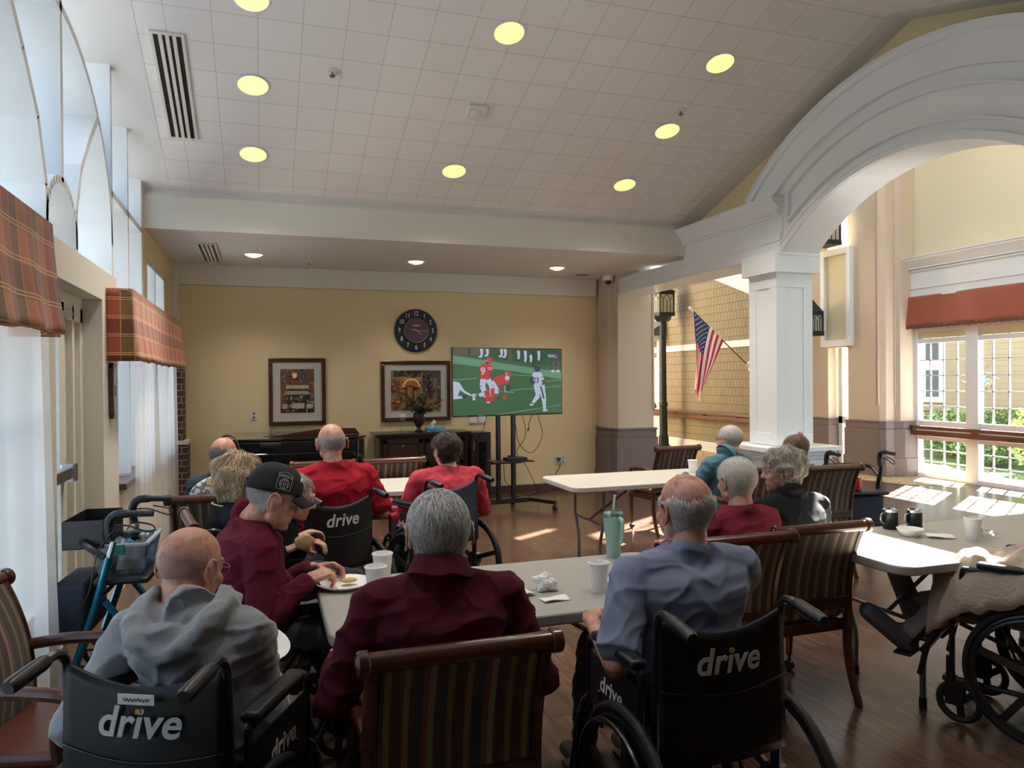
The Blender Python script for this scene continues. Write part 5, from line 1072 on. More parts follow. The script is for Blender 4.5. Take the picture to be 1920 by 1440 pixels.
# ---------------------------------------------------------------- people
def skin_mat(name, c, red=.25):
    m = mat(name, c, .5, sss=.12, bump=.10, bscale=300); nt = m.node_tree; b = nt.nodes['Principled BSDF']
    tc = nt.nodes.new('ShaderNodeTexCoord'); n = nt.nodes.new('ShaderNodeTexNoise'); n.inputs['Scale'].default_value = 28; n.inputs['Detail'].default_value = 7
    nt.links.new(tc.outputs['Object'], n.inputs['Vector'])
    r = ramp(nt, [(.32, (c[0]*.72, c[1]*.55, c[2]*.5)), (.5, c), (.7, (min(1, c[0]*1.12), c[1]*1.12, c[2]*1.1))]); nt.links.new(n.outputs['Fac'], r.inputs[0]); nt.links.new(r.outputs[0], b.inputs['Base Color']); return m
def cloth_mat(name, c, var=.12, rough=.9): return mat(name, c, rough, bump=.25, bscale=14, var=var, vscale=9, spec=.2)
SKN = skin_mat('fair_skin', (.60, .36, .27)); SKR = skin_mat('ruddy_skin', (.55, .29, .21)); lipm = mat('lip', (.38, .16, .13), .5); eyem = mat('eye_dark', (.03, .02, .02), .2)

def remesh(mb, name, m, parent, vox, sm=4, folds=None, seed=0, post=None):
    bmesh.ops.recalc_face_normals(mb.b, faces=mb.b.faces); me = bpy.data.meshes.new('t'); mb.b.to_mesh(me); mb.b.free(); o = bpy.data.objects.new('t', me); C.objects.link(o)
    q = o.modifiers.new('r', 'REMESH'); q.mode = 'VOXEL'; q.voxel_size = vox; q.adaptivity = 0
    q = o.modifiers.new('s', 'SMOOTH'); q.factor = .5; q.iterations = sm
    dg = bpy.context.evaluated_depsgraph_get(); dg.update(); nm = bpy.data.meshes.new_from_object(o.evaluated_get(dg)); bpy.data.objects.remove(o)
    nm.name = name; nm.materials.clear(); nm.materials.append(m)
    if folds:
        amp, sc = folds; N = [v.normal.copy() for v in nm.vertices]; off = V((seed*3.7, seed*1.3, 0))
        for v, n in zip(nm.vertices, N):
            p = v.co; a = noise.noise(V((p.x*sc[0], p.y*sc[1], p.z*sc[2]))+off); b = noise.noise(V((p.x*sc[0]*2.3+p.z*7, p.y*sc[1]*2.1, p.z*sc[2]*2.2-p.x*5))-off)
            c = noise.noise(V((p.x*sc[0]*1.1+p.z*9, p.y*9, p.z*sc[2]*.8-p.x*8))+off*2); v.co = p+n*amp*(1.5*(1-min(1, abs(a)*2.6))**2+1.3*(1-min(1, abs(c)*3))**2-.9+.5*b)
    if post: post(nm)
    for p in nm.polygons: p.use_smooth = True
    o = bpy.data.objects.new(name, nm); C.objects.link(o); o.parent = parent; return o

def ik(s, w_, l1, l2, hint):
    s, w_ = V(s), V(w_); d = w_-s; L = min(d.length, (l1+l2)*.999); d.normalize(); a = (l1*l1-l2*l2+L*L)/(2*L); h = math.sqrt(max(l1*l1-a*a, 1e-6)); hv = V(hint); hv = (hv-d*hv.dot(d)).normalized(); return s+d*a+hv*h, s+d*L

def hand(m, w_, d, nrm, side, curl=.5, s=1.):
    """w_ wrist, d towards the fingers, nrm palm normal (out of the palm), side +1 = thumb on the d x nrm side"""
    d = V(d).normalized(); nrm = V(nrm); nrm = (nrm-d*nrm.dot(d)).normalized(); x = d.cross(nrm)*side
    for k, (o_, L) in enumerate(((.028, .088), (.010, .092), (-.009, .090), (-.027, .084))):
        a = w_+x*o_*.75*s+d*.02*s; b = w_+d*L*s+x*o_*s; m.cap(a, b, .0135*s, .0105*s, 10)
        l = (.040, .045, .042, .034)[k]*s; c1 = curl*(.8+.12*k); p1 = b+(d*math.cos(c1)+nrm*math.sin(c1))*l; c2 = c1+curl*1.1; p2 = p1+(d*math.cos(c2)+nrm*math.sin(c2))*l*.65; c3 = c2+curl*.7; p3 = p2+(d*math.cos(c3)+nrm*math.sin(c3))*l*.5
        m.cap(b, p1, .0098*s, .0088*s, 10); m.cap(p1, p2, .0088*s, .0080*s, 10); m.cap(p2, p3, .0078*s, .0065*s, 10)
    a = w_+d*.022*s+x*.022*s; b = a+(d*.55+x*.62+nrm*.45)*.040*s; c = b+(d*.8+x*.15+nrm*.55)*.034*s; e = c+(d*.85-x*.1+nrm*.5)*.024*s
    m.cap(a, b, .0145*s, .0115*s, 10); m.cap(b, c, .0108*s, .0092*s, 10); m.cap(c, e, .009*s, .0072*s, 10)

class Head:
    def __init__(s, c, yaw=0., pitch=0., roll=0., k=1.):
        s.c = V(c); s.M = Euler((R(pitch), R(roll), R(yaw)), 'XYZ').to_matrix() if False else (Matrix.Rotation(R(yaw), 3, 'Z') @ Matrix.Rotation(R(pitch), 3, 'X') @ Matrix.Rotation(R(roll), 3, 'Y')); s.k = k
    def p(s, x, y, z): return s.c+s.M @ (V((x, y, z))*s.k)
    def e(s, m, c, r, seg=16, rn=12, rot=None): m.ell(s.p(*c), [a*s.k for a in r], s.M @ rot if rot else s.M, seg, rn)
    def build(s, m, face=True, jowl=1.):
        k = s.k; s.e(m, (0, -.018, .028), (.0765, .094, .086), 24, 18); s.e(m, (0, .0, -.012), (.070, .080, .085), 24, 18); s.e(m, (0, .028, -.045), (.058*jowl, .058, .068), 20, 16)
        m.cap(s.p(-.045*jowl, .0, -.065), s.p(0, .062, -.092), .024*k, .021*k); m.cap(s.p(.045*jowl, .0, -.065), s.p(0, .062, -.092), .024*k, .021*k)
        s.e(m, (0, .072, -.094), (.022, .017, .017))
        m.cap(s.p(-.030, .074, .026), s.p(.030, .074, .026), .013*k, .013*k); m.cap(s.p(0, .082, .018), s.p(0, .104, -.028), .0075*k, .0125*k); s.e(m, (-.012, .092, -.032), (.008, .010, .008)); s.e(m, (.012, .092, -.032), (.008, .010, .008))
        s.e(m, (-.036, .062, -.028), (.022, .024, .022)); s.e(m, (.036, .062, -.028), (.022, .024, .022)); m.cap(s.p(-.018, .080, -.058), s.p(.018, .080, -.058), .0085*k, .0085*k); m.cap(s.p(-.015, .080, -.070), s.p(.015, .080, -.070), .0085*k, .0085*k)
        for sx in (-1, 1):
            s.e(m, (sx*.031, .070, .006), (.014, .013, .011))
            rt = Matrix.Rotation(R(-24*sx), 3, 'Z') @ Matrix.Rotation(R(-8), 3, 'X')
            pts = [(sx*.086, -.014-.019*math.cos(a), -.006+.034*math.sin(a)) for a in [R(-100+20*i) for i in range(16)]]
            pts = [s.p(*(V((q[0]+sx*(.012 if i < 12 else .004), q[1]-(.008 if i < 12 else 0), q[2])))) for i, q in enumerate(pts)]
            m.tube(pts, .0058*k, 8); s.e(m, (sx*.084, -.012, -.008), (.009, .015, .028), rot=rt); s.e(m, (sx*.081, -.002, -.034), (.007, .008, .011))
    def features(s, par, brow=(.5, .48, .45)):
        for sx in (-1, 1):
            m = MB(); s.e(m, (sx*.031, .0775, .006), (.0085, .0065, .005)); m.build('eye', eyem, par)
            m = MB(); m.tube([s.p(sx*.014, .088, .028), s.p(sx*.031, .087, .034), s.p(sx*.047, .077, .028)], [.002, .004, .002], 6); m.build('eyebrow', mat('brow_hair', brow, .8), par)
        m = MB(); m.tube([s.p(-.019, .0855, -.064), s.p(0, .0905, -.064), s.p(.019, .0855, -.064)], [.001, .0022, .001], 6); m.build('mouth', lipm, par)

def rad(d):   # skull radius in unit direction d (head frame)
    def r1(c, r):
        c = V(c); a = sum((d[i]/r[i])**2 for i in range(3)); b = -2*sum(d[i]*c[i]/r[i]**2 for i in range(3)); q = sum((c[i]/r[i])**2 for i in range(3))-1; D = b*b-4*a*q; return (-b+math.sqrt(D))/(2*a) if D > 0 else 0
    return max(r1((0, -.018, .028), (.0765, .094, .086)), r1((0, 0, -.012), (.070, .080, .085)))
def hair(H, par, style, cols, n=1500, L=.06, thick=.010, seed=1, curl=0., w=.0011, low=-.55, volume=None):
    rnd = random.Random(seed); ms = [mat('hair_%d' % i, c, .55, spec=.4, sheen=.2) for i, c in enumerate(cols)]; m = MB()
    def mask(d):
        front = d.y-.15-.55*max(0, d.z)
        ear = abs(d.x) > .72 and -.42 < d.y < .25 and d.z < .18
        if style == 'fringe':      # bald crown, thinning towards its edge
            e = .30+.16*noise.noise(d*3)-.10*max(0, -d.y)
            return d.z > low and d.y < .42 and not ear and not (d.y > .12 and d.z < -.12) and d.z < e+.24*rnd.random()**2
        if style == 'full' and ear and low > -.65: return False
        if style == 'full' : return not (d.y > .55-.25*(d.z < .4) and d.z < .74) and d.z > low+.9*max(0, d.y+.12) 
        return d.z > low and not (d.y > .30 and d.z < .66)
    vol = volume or (lambda d: 1)
    # soft base shell
    q = m.ell((0, 0, 0), 1, seg=48, rn=32) if style == 'full' else []
    for v in q:
        d = v.co.normalized(); r = rad(d); v.co = d*(r+thick*vol(d)*.55*(1+.5*noise.noise(d*9+V((seed, 0, 0))))) if mask(d) else d*(r-.006)
    if q: cull = [f for f in m.b.faces if not any(mask(v.co.normalized()) for v in f.verts)]; bmesh.ops.delete(m.b, geom=cull, context='FACES')
    crown = V((.02, -.30, .95)).normalized(); made = 0; tries = 0
    while made < n and tries < n*8:
        tries += 1; d = V((rnd.gauss(0, 1), rnd.gauss(0, 1), rnd.gauss(0, 1))).normalized()
        if not mask(d): continue
        made += 1; r0 = rad(d)+thick*vol(d)*.25; pos = d*r0; ll = L*rnd.uniform(.6, 1.25); ns = 6; pts = [pos.copy()]; ph = 7*noise.noise(d*2.2+V((seed, 0, 0)))+rnd.gauss(0, .25) if curl else 0
        jit = V((rnd.gauss(0, .25), rnd.gauss(0, .25), rnd.gauss(0, .25)))*(.35 if curl else 1)
        for i in range(ns):
            u = pos.normalized(); t = pos.normalized()-crown*.999; t = t+V((0, -.25 if style != 'fringe' else -.5, -.9 if u.z < .5 else -.1))+jit; t = (t-u*t.dot(u)).normalized()
            if curl: t = t+(u.cross(t))*curl*math.sin(ph+i*1.3)+u*curl*.3*math.cos(ph+i*1.3)
            if u.y > -.36 and abs(u.x) > .66 and -.5 < u.z < .26 and L < .08: t = t*.1
            pos = pos+t*ll/ns; u = pos.normalized(); tgt = rad(u)+thick*vol(u)*(.35+.75*min(1, (i+1)/3)+(rnd.random()*.35)); pos = u*tgt; pts.append(pos.copy())
        m.mi = rnd.randrange(len(ms)); u = pts[0].normalized(); prev = None
        for i, p in enumerate(pts):
            tn = (pts[min(i+1, ns)]-pts[max(i-1, 0)]).normalized(); sd = tn.cross(p.normalized()).normalized()*w*(1-.75*i/ns)*min(1, .25+.5*i); a, b = m.b.verts.new(p+sd), m.b.verts.new(p-sd)
            if prev: f = m.b.faces.new((prev[0], a, b, prev[1])); f.material_index = m.mi
            prev = (a, b)
    for v in m.b.verts: v.co = H.p(*v.co)
    return m.build('hair', ms, par, recalc=False, ang=80)

def glasses(H, par, col, lens=True):
    m = MB()
    for sx in (-1, 1):
        m.tube([H.p(sx*.032+.021*math.cos(a), .094, .004+.017*math.sin(a)) for a in [2*PI*i/20 for i in range(20)]], .0012, 6, closed=True)
        m.tube([H.p(sx*.053, .092, .010), H.p(sx*.076, .06, .010), H.p(sx*.083, -.008, .012), H.p(sx*.082, -.028, -.008)], .0015, 6)
    m.tube([H.p(-.011, .094, .008), H.p(0, .097, .011), H.p(.011, .094, .008)], .0012, 6); return m.build('glasses', col, par)

def person(name_lab, org, rz, neck, headc, hyaw=0, hpitch=0, sw=.19, bulk=1., belly=1., hands=((-.2, .3, .78), (.2, .3, .78)), hd=((0, 1, -.1), (0, 1, -.1)), hn=((0, 0, -1), (0, 0, -1)), curl=.7, sleeve='long', top=None, topname='shirt', pants=None, vox=.0075, skinm=None, seat=.50, headk=1., foldamp=.005, jowl=1., legs=None, lwhint=(0, -.6, -1), droop=.05, roll=0., hands_on=(1, 1), neckr=1., collar=None, tilt=None):
    """coordinates in metres in the person's own frame: +y is where they face, origin on the floor under the hips"""
    t = thing('person', name_lab, 'person', (org[0], org[1], 0), R(rz)); skinm = skinm or SKN; nk = V(neck); H = Head(headc, hyaw, hpitch, roll, headk)
    pel = V((0, 0, seat+.09)); up_ = (nk-pel); ch = pel+up_*.66+V((0, -.015, 0)); wa = pel+up_*.30+V((0, .0, 0)); shc = pel+up_*.88+V((0, -.0, 0))
    lat = V(tilt) if tilt else V((0, 0, 0))
    def torso(m, g, low=0.):
        lean = math.atan2(up_.y, up_.z)
        m.loft([(pel+V((0, .0, -.10-low)), .13+g, .10+g), (pel+V((0, 0, -.04)), .185*bulk+g, .135*bulk+g), (pel+V((0, .02, .05)), .180*bulk+g, .140*bulk*belly+g, -lean), (wa+V((0, .02, 0)), .170*bulk+g, .135*bulk*belly+g, -lean), (pel+up_*.48+V((0, .005, 0)), .168*bulk+g, .125*bulk+g, -lean), (ch, (sw-.015)*1.0+g, .112*bulk+g, -lean), (pel+up_*.80, (sw-.02)+g, .098*bulk+g, -lean), (shc, (sw-.055)+g, .075+g, -lean), (pel+up_*.965, .085+g, .062+g, -lean)], 28)
    sh = [shc+V((sx*(sw-.03), .0, -droop))+lat*sx for sx in (-1, 1)]; el = []; wr = []
    for i, sx in enumerate((-1, 1)):
        hnt = V(lwhint); e, w_ = ik(sh[i], V(hands[i]), .285, .255, (sx*.45+hnt.x, hnt.y, hnt.z)); el.append(e); wr.append(w_)
    b = MB(); torso(b, -.012)
    base = H.p(0, -.030, -.055); b.cap(nk+V((0, -.005, -.04)), base, .062*neckr, .055*neckr, 20); b.cap(nk+V((0, .02, -.02)), H.p(0, .012, -.075), .048*neckr, .040*neckr)
    for i, sx in enumerate((-1, 1)):
        b.cap(nk+V((sx*.02, -.01, -.05)), sh[i], .050, .058); b.cap(sh[i], el[i], .050*bulk**.5, .040); b.cap(el[i], wr[i], .041, .026, sq=.9)
        if hands_on[i]: hand(b, wr[i], hd[i], hn[i], sx, curl)
    # legs
    knees, ank = [], []
    for i, sx in enumerate((-1, 1)):
        kn = V((sx*.11, .42, seat+.05)); an = V((sx*.12, .50, .10))
        if legs: kn, an = V(legs[i][0]), V(legs[i][1])
        knees.append(kn); ank.append(an)
        b.cap(pel+V((sx*.09, .02, -.02)), kn, .075, .050); b.cap(kn, an, .050, .034)
    H.build(b, jowl=jowl)
    body = remesh(b, 'body', skinm, t, vox*.72 if vox < .007 else vox*.8, 3)
    # shirt
    g = .010; m = MB(); torso(m, g, .02)
    for i, sx in enumerate((-1, 1)):
        m.cap(nk+V((sx*.025, -.012, -.055)), sh[i], .050+g, .060+g)
        if sleeve == 'long':
            m.cap(sh[i], el[i], .056*bulk**.5+g, .046+g); c = el[i].lerp(wr[i], .90); m.cap(el[i], c, .047+g, .033+g); dd = (wr[i]-el[i]).normalized(); m.lathe([(.036+g*.6, -.02), (.036+g*.6, .012)], c, dd, 20)
        else:
            c = sh[i].lerp(el[i], .80); m.cap(sh[i], c, .058*bulk**.5+g, .062+g); dd = (el[i]-sh[i]).normalized(); m.lathe([(.060+g, -.05), (.068+g, .015)], c, dd, 24)
    dirn = (base-nk).normalized(); m.lathe([(.074*neckr, -.045), (.068*neckr, -.012), (.066*neckr, -.008)], nk+V((0, -.002, -.005)), dirn, 28)
    if collar: collar(m, nk, dirn)
    sd = int(abs(org[0]*100)+abs(org[1]*10)) % 17
    remesh(m, topname, top, t, vox, 4, (foldamp, (5, 7, 9)), sd)
    m = MB()
    for i, sx in enumerate((-1, 1)):
        m.cap(pel+V((sx*.085, .02, -.03)), knees[i], .092, .068); m.cap(knees[i], ank[i]+(knees[i]-ank[i])*.08, .066, .050)
    m.ell(pel+V((0, -.01, -.05)), (.19*bulk, .14, .11)); remesh(m, 'trousers', pants or M['navyt'], t, max(vox, .010), 4, (foldamp*1.2, (6, 6, 7)), sd+3)
    for i, sx in enumerate((-1, 1)):
        m = MB(); f = V((0, 1, 0)) if not legs else V(legs[i][2]) if len(legs[i]) > 2 else V((0, 1, 0)); a = ank[i]; hd_ = V((0, 0, -1)) if not legs or len(legs[i]) < 4 else V(legs[i][3])
        k_ = 1.4 if legs and len(legs[0]) > 3 else 1.; m.cap(a+hd_*.045-f*.03, a+hd_*.055+f*.155*k_, .042*k_, .038*k_, 14, .85); m.cap(a, a+hd_*.04, .045*k_, .045); remesh(m, 'shoe', M['shoe'] if not legs or len(legs[0]) < 3 else M['sock'], t, .010, 3)
    t['H'] = 0; del t['H']
    return t, H, body, dict(nk=nk, dirn=dirn, sh=sh, el=el, wr=wr, pel=pel, shc=shc, up=up_)
M['navyt'] = cloth_mat('dark_trousers', (.03, .035, .05)); M['shoe'] = mat('dark_shoe', (.03, .028, .028), .6); M['sock'] = mat('grey_slipper_sock', (.16, .17, .22), .95, bump=.3, bscale=120)
M['greyt'] = cloth_mat('grey_trousers', (.10, .11, .11)); M['maroon'] = cloth_mat('maroon_cloth', (.085, .008, .020)); M['maroon2'] = cloth_mat('wine_cloth', (.11, .010, .026)); M['red'] = cloth_mat('red_cloth', (.36, .012, .028)); M['coral'] = cloth_mat('coral_cloth', (.48, .05, .075)); M['blueg'] = cloth_mat('blue_grey_cloth', (.22, .255, .37), .15); M['heather'] = mat('heather_grey', (.25, .265, .285), .9, bump=.3, bscale=45, var=.22, vscale=160, sheen=.3); M['blackc'] = cloth_mat('black_cloth', (.012, .014, .018)); M['tealc'] = cloth_mat('teal_cloth', (.085, .19, .26)); M['burg'] = cloth_mat('burgundy_cloth', (.17, .018, .035))
GREY = [(.38, .38, .38), (.62, .62, .61), (.18, .18, .19), (.82, .81, .79)]; WHITE_ = [(.66, .64, .60), (.74, .72, .68), (.50, .48, .45)]; SALT = [(.20, .19, .18), (.40, .38, .36), (.14, .135, .13), (.52, .5, .47)]; BLOND = [(.42, .29, .15), (.58, .43, .24), (.26, .17, .09), (.70, .57, .37)]; BROWN = [(.045, .025, .016), (.07, .035, .022), (.03, .018, .012)]
def L_(org, rz, p):   # world point -> person's frame
    a = -R(rz); x, y = p[0]-org[0], p[1]-org[1]; return V((x*math.cos(a)-y*math.sin(a), x*math.sin(a)+y*math.cos(a), p[2]))

# 1 grey hoodie, front left
o, r = (-.13, 2.36), -26
def hood(m, nk, d):
    pts = [(-.105, .07, -.015), (-.125, .0, -.005), (-.115, -.075, -.035), (-.07, -.125, -.085), (0, -.140, -.115), (.07, -.125, -.085), (.115, -.075, -.035), (.125, .0, -.005), (.105, .07, -.015)]
    m.tube(smooth_path([nk+V(p) for p in pts], 4), [.030]*33, 14); m.ell(nk+V((0, -.10, -.12)), (.115, .045, .085)); m.cap(nk+V((-.06, -.115, -.13)), nk+V((.05, -.125, -.175)), .035, .03)
    m.tube(smooth_path([nk+V((a*.86, b*.86+.01, c+.022)) for a, b, c in pts], 4), .020, 12)
t, H, body, J = person('bald man in a grey hoodie with glasses, in the front left wheelchair', o, r, L_(o, r, (-.21, 2.35, .965)), L_(o, r, (-.205, 2.46, 1.035)), -16, -16, .215, 1.08, 1.1, (L_(o, r, (-.42, 2.62, .66)), L_(o, r, (-.01, 2.57, .74))), ((.5, 1, -.1), (-.5, .9, .05)), ((.2, 0, -1), (-.3, 0, -1)), .6, 'long', M['heather'], 'hoodie', M['greyt'], .0075, SKR, foldamp=.0055, legs=(((-.11, .32, .47), (-.12, .42, .10)), ((.09, .32, .47), (.10, .42, .10))), collar=hood, headk=1.05)
hair(H, t, 'fringe', [(.30, .25, .23), (.42, .38, .36)], 2600, .007, .0012, 4, w=.0006); glasses(H, t, M['grey'])
m = MB()
for sx in (1, -1): m.tube([H.p(sx*.088, -.028, .018), H.p(sx*.092, -.034, .0), H.p(sx*.088, -.026, -.016)], .0045, 8)
m.build('hearing_aid', M['steel'], t)
# 2 capped man in profile at the table end
o, r = (-.08, 3.24), -78
t, H, body, J = person('man in profile in a black cap and maroon shirt, eating at the table end', o, r, L_(o, r, (-.04, 3.21, 1.06)), L_(o, r, (.045, 3.16, 1.125)), -2, -20, .205, 1.15, 1.2, (L_(o, r, (.20, 3.30, .80)), L_(o, r, (.17, 3.10, .80))), ((.35, 1, .12), (-.25, 1, .18)), ((.3, 0, -1), (-.3, 0, -1)), .75, 'long', M['maroon2'], 'shirt', M['greyt'], .0065, SKR, foldamp=.005, jowl=1.06, headk=1.03)
H.features(t); hair(H, t, 'fringe', [(.52, .52, .52), (.38, .38, .38)], 3500, .016, .003, 5, w=.0009)
cm = mat('black_cap_cloth', (.010, .010, .013), .85, bump=.1, bscale=150); m = MB(); n = 28; rings = []
for i in range(10):
    a = PI/2*i/9.3; zz = .030+.108*math.sin(a); f = math.cos(a)**.75; rings.append([m.b.verts.new(H.p(.0865*f*math.cos(2*PI*k/n), -.014+.110*f*math.sin(2*PI*k/n)+.006*(1-f), zz+(.012*(math.sin(2*PI*k/n)) if i == 0 else 0))) for k in range(n)])
m.skin(rings, False); m.b.faces.new(rings[-1]); capo = m.build('cap', cm, t, solid=.003)
m = MB(); m.grid(lambda u, v: H.p(.080*math.sin((u-.5)*2.3)*(1+.08*v), .074-.026*(2*u-1)**2+.088*v*(1-.42*(2*u-1)**2), .044-.020*v-.030*(2*u-1)**2), 16, 8); m.build('visor', cm, capo, solid=.004)
m = MB(); m.tube([H.p(.080*math.sin((u-.5)*2.3)*1.08, .074-.026*(2*u-1)**2+.088*(1-.42*(2*u-1)**2), .0245-.030*(2*u-1)**2) for u in [i/16 for i in range(5, 17)]], .0016, 6); m.build('piping', M['foam'], capo)
m = MB(); m.bar(H.p(-.012, -.125, .045), H.p(.012, -.125, .045), .006, .016); m.build('strap', M['black'], capo)
# embroidered patch on the right side of the cap
side = [(.0, 0)]
def capp(y, z, lift=.004):   # point on the right side of the crown
    a = math.asin(min(1, max(0, (z-.030)/.108))); f = max(.05, math.cos(a)**.75); yy = (y+.014-.006*(1-f))/(.110*f); return H.p(.0865*f*math.sqrt(max(0, 1-yy*yy))+lift, y, z)
sil = mat('silver_thread', (.36, .36, .38), .6); m = MB()
def line(pts, w_=.0011, cl=False): m.tube([capp(*p) for p in pts], w_, 5, closed=cl)
def seg(a, b, n=6): return [(a[0]+(b[0]-a[0])*i/n, a[1]+(b[1]-a[1])*i/n) for i in range(n+1)]
line(seg((-.030, .048), (.026, .048))); line(seg((-.030, .048), (-.030, .106))); line(seg((.026, .048), (.026, .106))); line(seg((-.030, .094), (.026, .094))); line([(-.030+.056*i/8, .106+.006*math.sin(PI*i/8)) for i in range(9)])
line([(-.002+.019*math.cos(2*PI*i/20), .070+.019*math.sin(2*PI*i/20)) for i in range(20)], .0012, True)
for sx in (-1, 1):
    line(seg((-.002+sx*.003, .054), (-.002+sx*.003, .086), 4)); line([(-.002+sx*.003, .086), (-.002+sx*.009, .083), (-.002+sx*.013, .076), (-.002+sx*.013, .057)]); line(seg((-.002+sx*.003, .069), (-.002+sx*.013, .069), 2))
patch = m.build('patch', sil, capo)
for i, ch in enumerate('AIRBORNE'):
    y = .021-.0062*i; p = capp(y-.002, .1005, .005); q = capp(y-.002-.004, .1005, .005); xd = (q-p).normalized() if True else 0
    up2 = (capp(y-.002, .104, .005)-p).normalized(); nx = xd.cross(up2); o_ = letter(ch, .0085, sil, patch, (0, 0, 0), (0, 0, 0), 'lettering', .0003, ext=.0003)
    o_.matrix_local = Matrix(((-xd.x, up2.x, -nx.x, p.x), (-xd.y, up2.y, -nx.y, p.y), (-xd.z, up2.z, -nx.z, p.z), (0, 0, 0, 1))) @ Matrix.Identity(4)
    o_.matrix_local = Matrix(((-xd.x, up2.x, (-xd).cross(up2).x, p.x), (-xd.y, up2.y, (-xd).cross(up2).y, p.y), (-xd.z, up2.z, (-xd).cross(up2).z, p.z), (0, 0, 0, 1)))
m = MB()   # front emblem and lettering strokes
def capf(a, z, lift=.005):
    b = math.asin(min(1, max(0, (z-.030)/.108))); f = max(.05, math.cos(b)**.75); return H.p((.0865*f+lift)*math.sin(a), -.014+(.110*f+lift)*math.cos(a)+.006*(1-f), z)
for k, (a0, a1, z0, z1) in enumerate(((.02, .40, .055, .088),)):
    m.grid(lambda u, v: capf(a0+(a1-a0)*u, z0+(z1-z0)*v), 6, 5)
m.build('emblem', mat('red_patch', (.45, .02, .05), .8), capo, solid=.002)
m = MB()
for k in range(5): m.tube([capf(.62-.13*k, .092+.004*k), capf(.58-.13*k, .104+.004*k)], .003, 5)
m.tube([capf(.14, .062), capf(.14, .081)], .0025, 5); m.tube([capf(.26, .062), capf(.20, .081)], .0025, 5); m.tube([capf(.15, .072), capf(.25, .070)], .002, 5); m.build('lettering', M['foam'], capo)
# 7 man in maroon polo, centre
o, r = (.50, 2.23), 0
def polo(m, nk, d): m.lathe([(.088, -.04), (.082, -.01), (.078, .0)], nk, d, 32)
def add_collar(t, nk, d, mt, s=1.):
    m = MB(); d = (d+V((0, -.25, 0))).normalized(); m.lathe([(.078*s, -.02), (.071*s, .028), (.073*s, .032), (.078*s, .029), (.101*s, -.026), (.098*s, -.028)], nk+V((0, -.004, .0)), d, 36, cap=False)
    for v in m.b.verts: v.co += V((0, 0, .004*math.sin(v.co.x*60)))
    m.build('collar', mt, t, solid=.003)
t, H, body, J = person('grey-haired man in a maroon polo shirt, in the centre foreground chair', o, r, (.01, -.02, 1.035), (.014, .035, 1.125), 0, -4, .235, 1.12, 1.15, ((-.28, .22, .70), (.29, .20, .68)), ((.3, 1, 0), (-.3, 1, 0)), ((0, 0, -1), (0, 0, -1)), .6, 'long', M['maroon'], 'shirt', M['greyt'], .0070, SKN, foldamp=.006, collar=polo, headk=1.06, lwhint=(0, -.5, -1))
add_collar(t, J['nk'], J['dirn'], M['maroon'])
hair(H, t, 'full', GREY, 6500, .060, .013, 7, w=.0011, low=-.62)
# 8 balding man in blue-grey shirt
o, r = (1.33, 2.24), 0
t, H, body, J = person('balding man in a blue-grey T-shirt, in the right foreground wheelchair', o, r, (.045, -.03, 1.045), (.055, .02, 1.145), 8, -3, .245, 1.25, 1.25, ((-.255, .11, .765), (.14, .34, .70)), ((.5, 1, 0), (-.4, 1, 0)), ((.4, 0, -1), (0, 0, -1)), .6, 'short', M['blueg'], 'shirt', M['greyt'], .0070, SKR, foldamp=.0045, headk=1.07, lwhint=(0, -.9, -1), jowl=1.08)
hair(H, t, 'fringe', WHITE_+[(.42, .42, .43)], 6500, .038, .008, 8, w=.0011, low=-.40)
# 5 man in red shirt, 6 person in coral
o, r = (.42, 4.86), 14
t, H, body, J = person('balding man in a bright red T-shirt, his back to us near the piano', o, r, (.0, -.02, 1.10), (.0, .02, 1.205), 0, -3, .25, 1.25, 1.2, ((-.30, .25, .76), (.33, .22, .74)), ((.3, 1, 0), (-.3, 1, 0)), curl=.5, sleeve='short', top=M['red'], pants=M['greyt'], vox=.009, skinm=SKR, headk=1.05)
hair(H, t, 'fringe', [(.45, .43, .41), (.36, .34, .33)], 3800, .024, .004, 9, w=.0013)
o, r = (1.24, 5.30), 14
t, H, body, J = person('person with short dark curly hair in a coral red top', o, r, (.03, -.04, .985), (.03, .0, 1.085), 6, -3, .255, 1.35, 1.2, ((-.30, .25, .70), (.30, .24, .70)), ((.3, 1, 0), (-.3, 1, 0)), top=M['coral'], topname='sweatshirt', pants=M['navyt'], vox=.009, skinm=SKN, headk=1.02)
hair(H, t, 'full', BROWN, 2800, .05, .022, 10, 1.0, .0014, -.55, lambda d: 1+.5*noise.noise(d*3.5))
# 3 blond person, 4 man with headphones
o, r = (-.12, 4.20), -78
t, H, body, J = person('person with wavy blond hair and a black top, beside the capped man', o, r, L_(o, r, (-.16, 4.16, .985)), L_(o, r, (-.11, 4.15, 1.085)), 20, -4, .18, 1., 1., (L_(o, r, (.16, 3.95, .80)), L_(o, r, (.14, 4.3, .72))), ((0, 1, .3), (0, 1, 0)), top=M['blackc'], topname='top', pants=M['navyt'], vox=.009, skinm=SKN)
hair(H, t, 'full', BLOND, 8000, .075, .032, 12, .30, .0016, -.85, lambda d: 1+.55*noise.noise(d*2.6+V((3, 1, 0)))+.2*max(0, -d.z))
m = MB(); m.tube([J['nk']+V((.088*math.cos(a), .085*math.sin(a)-.005, -.032-.018*math.sin(a))) for a in [2*PI*i/24 for i in range(24)]], .004, 6, closed=True); m.build('neckline', mat('cream_piping', (.6, .52, .34), .7), t)
o, r = (-.24, 5.42), -4
t, H, body, J = person('balding man wearing headphones and a dark teal shirt, near the far curtain', o, r, (-.02, -.03, 1.0), (.0, .01, 1.105), -30, -8, .19, 1., 1., top=cloth_mat('dark_teal_cloth', (.03, .06, .08)), vox=.009, skinm=SKR)
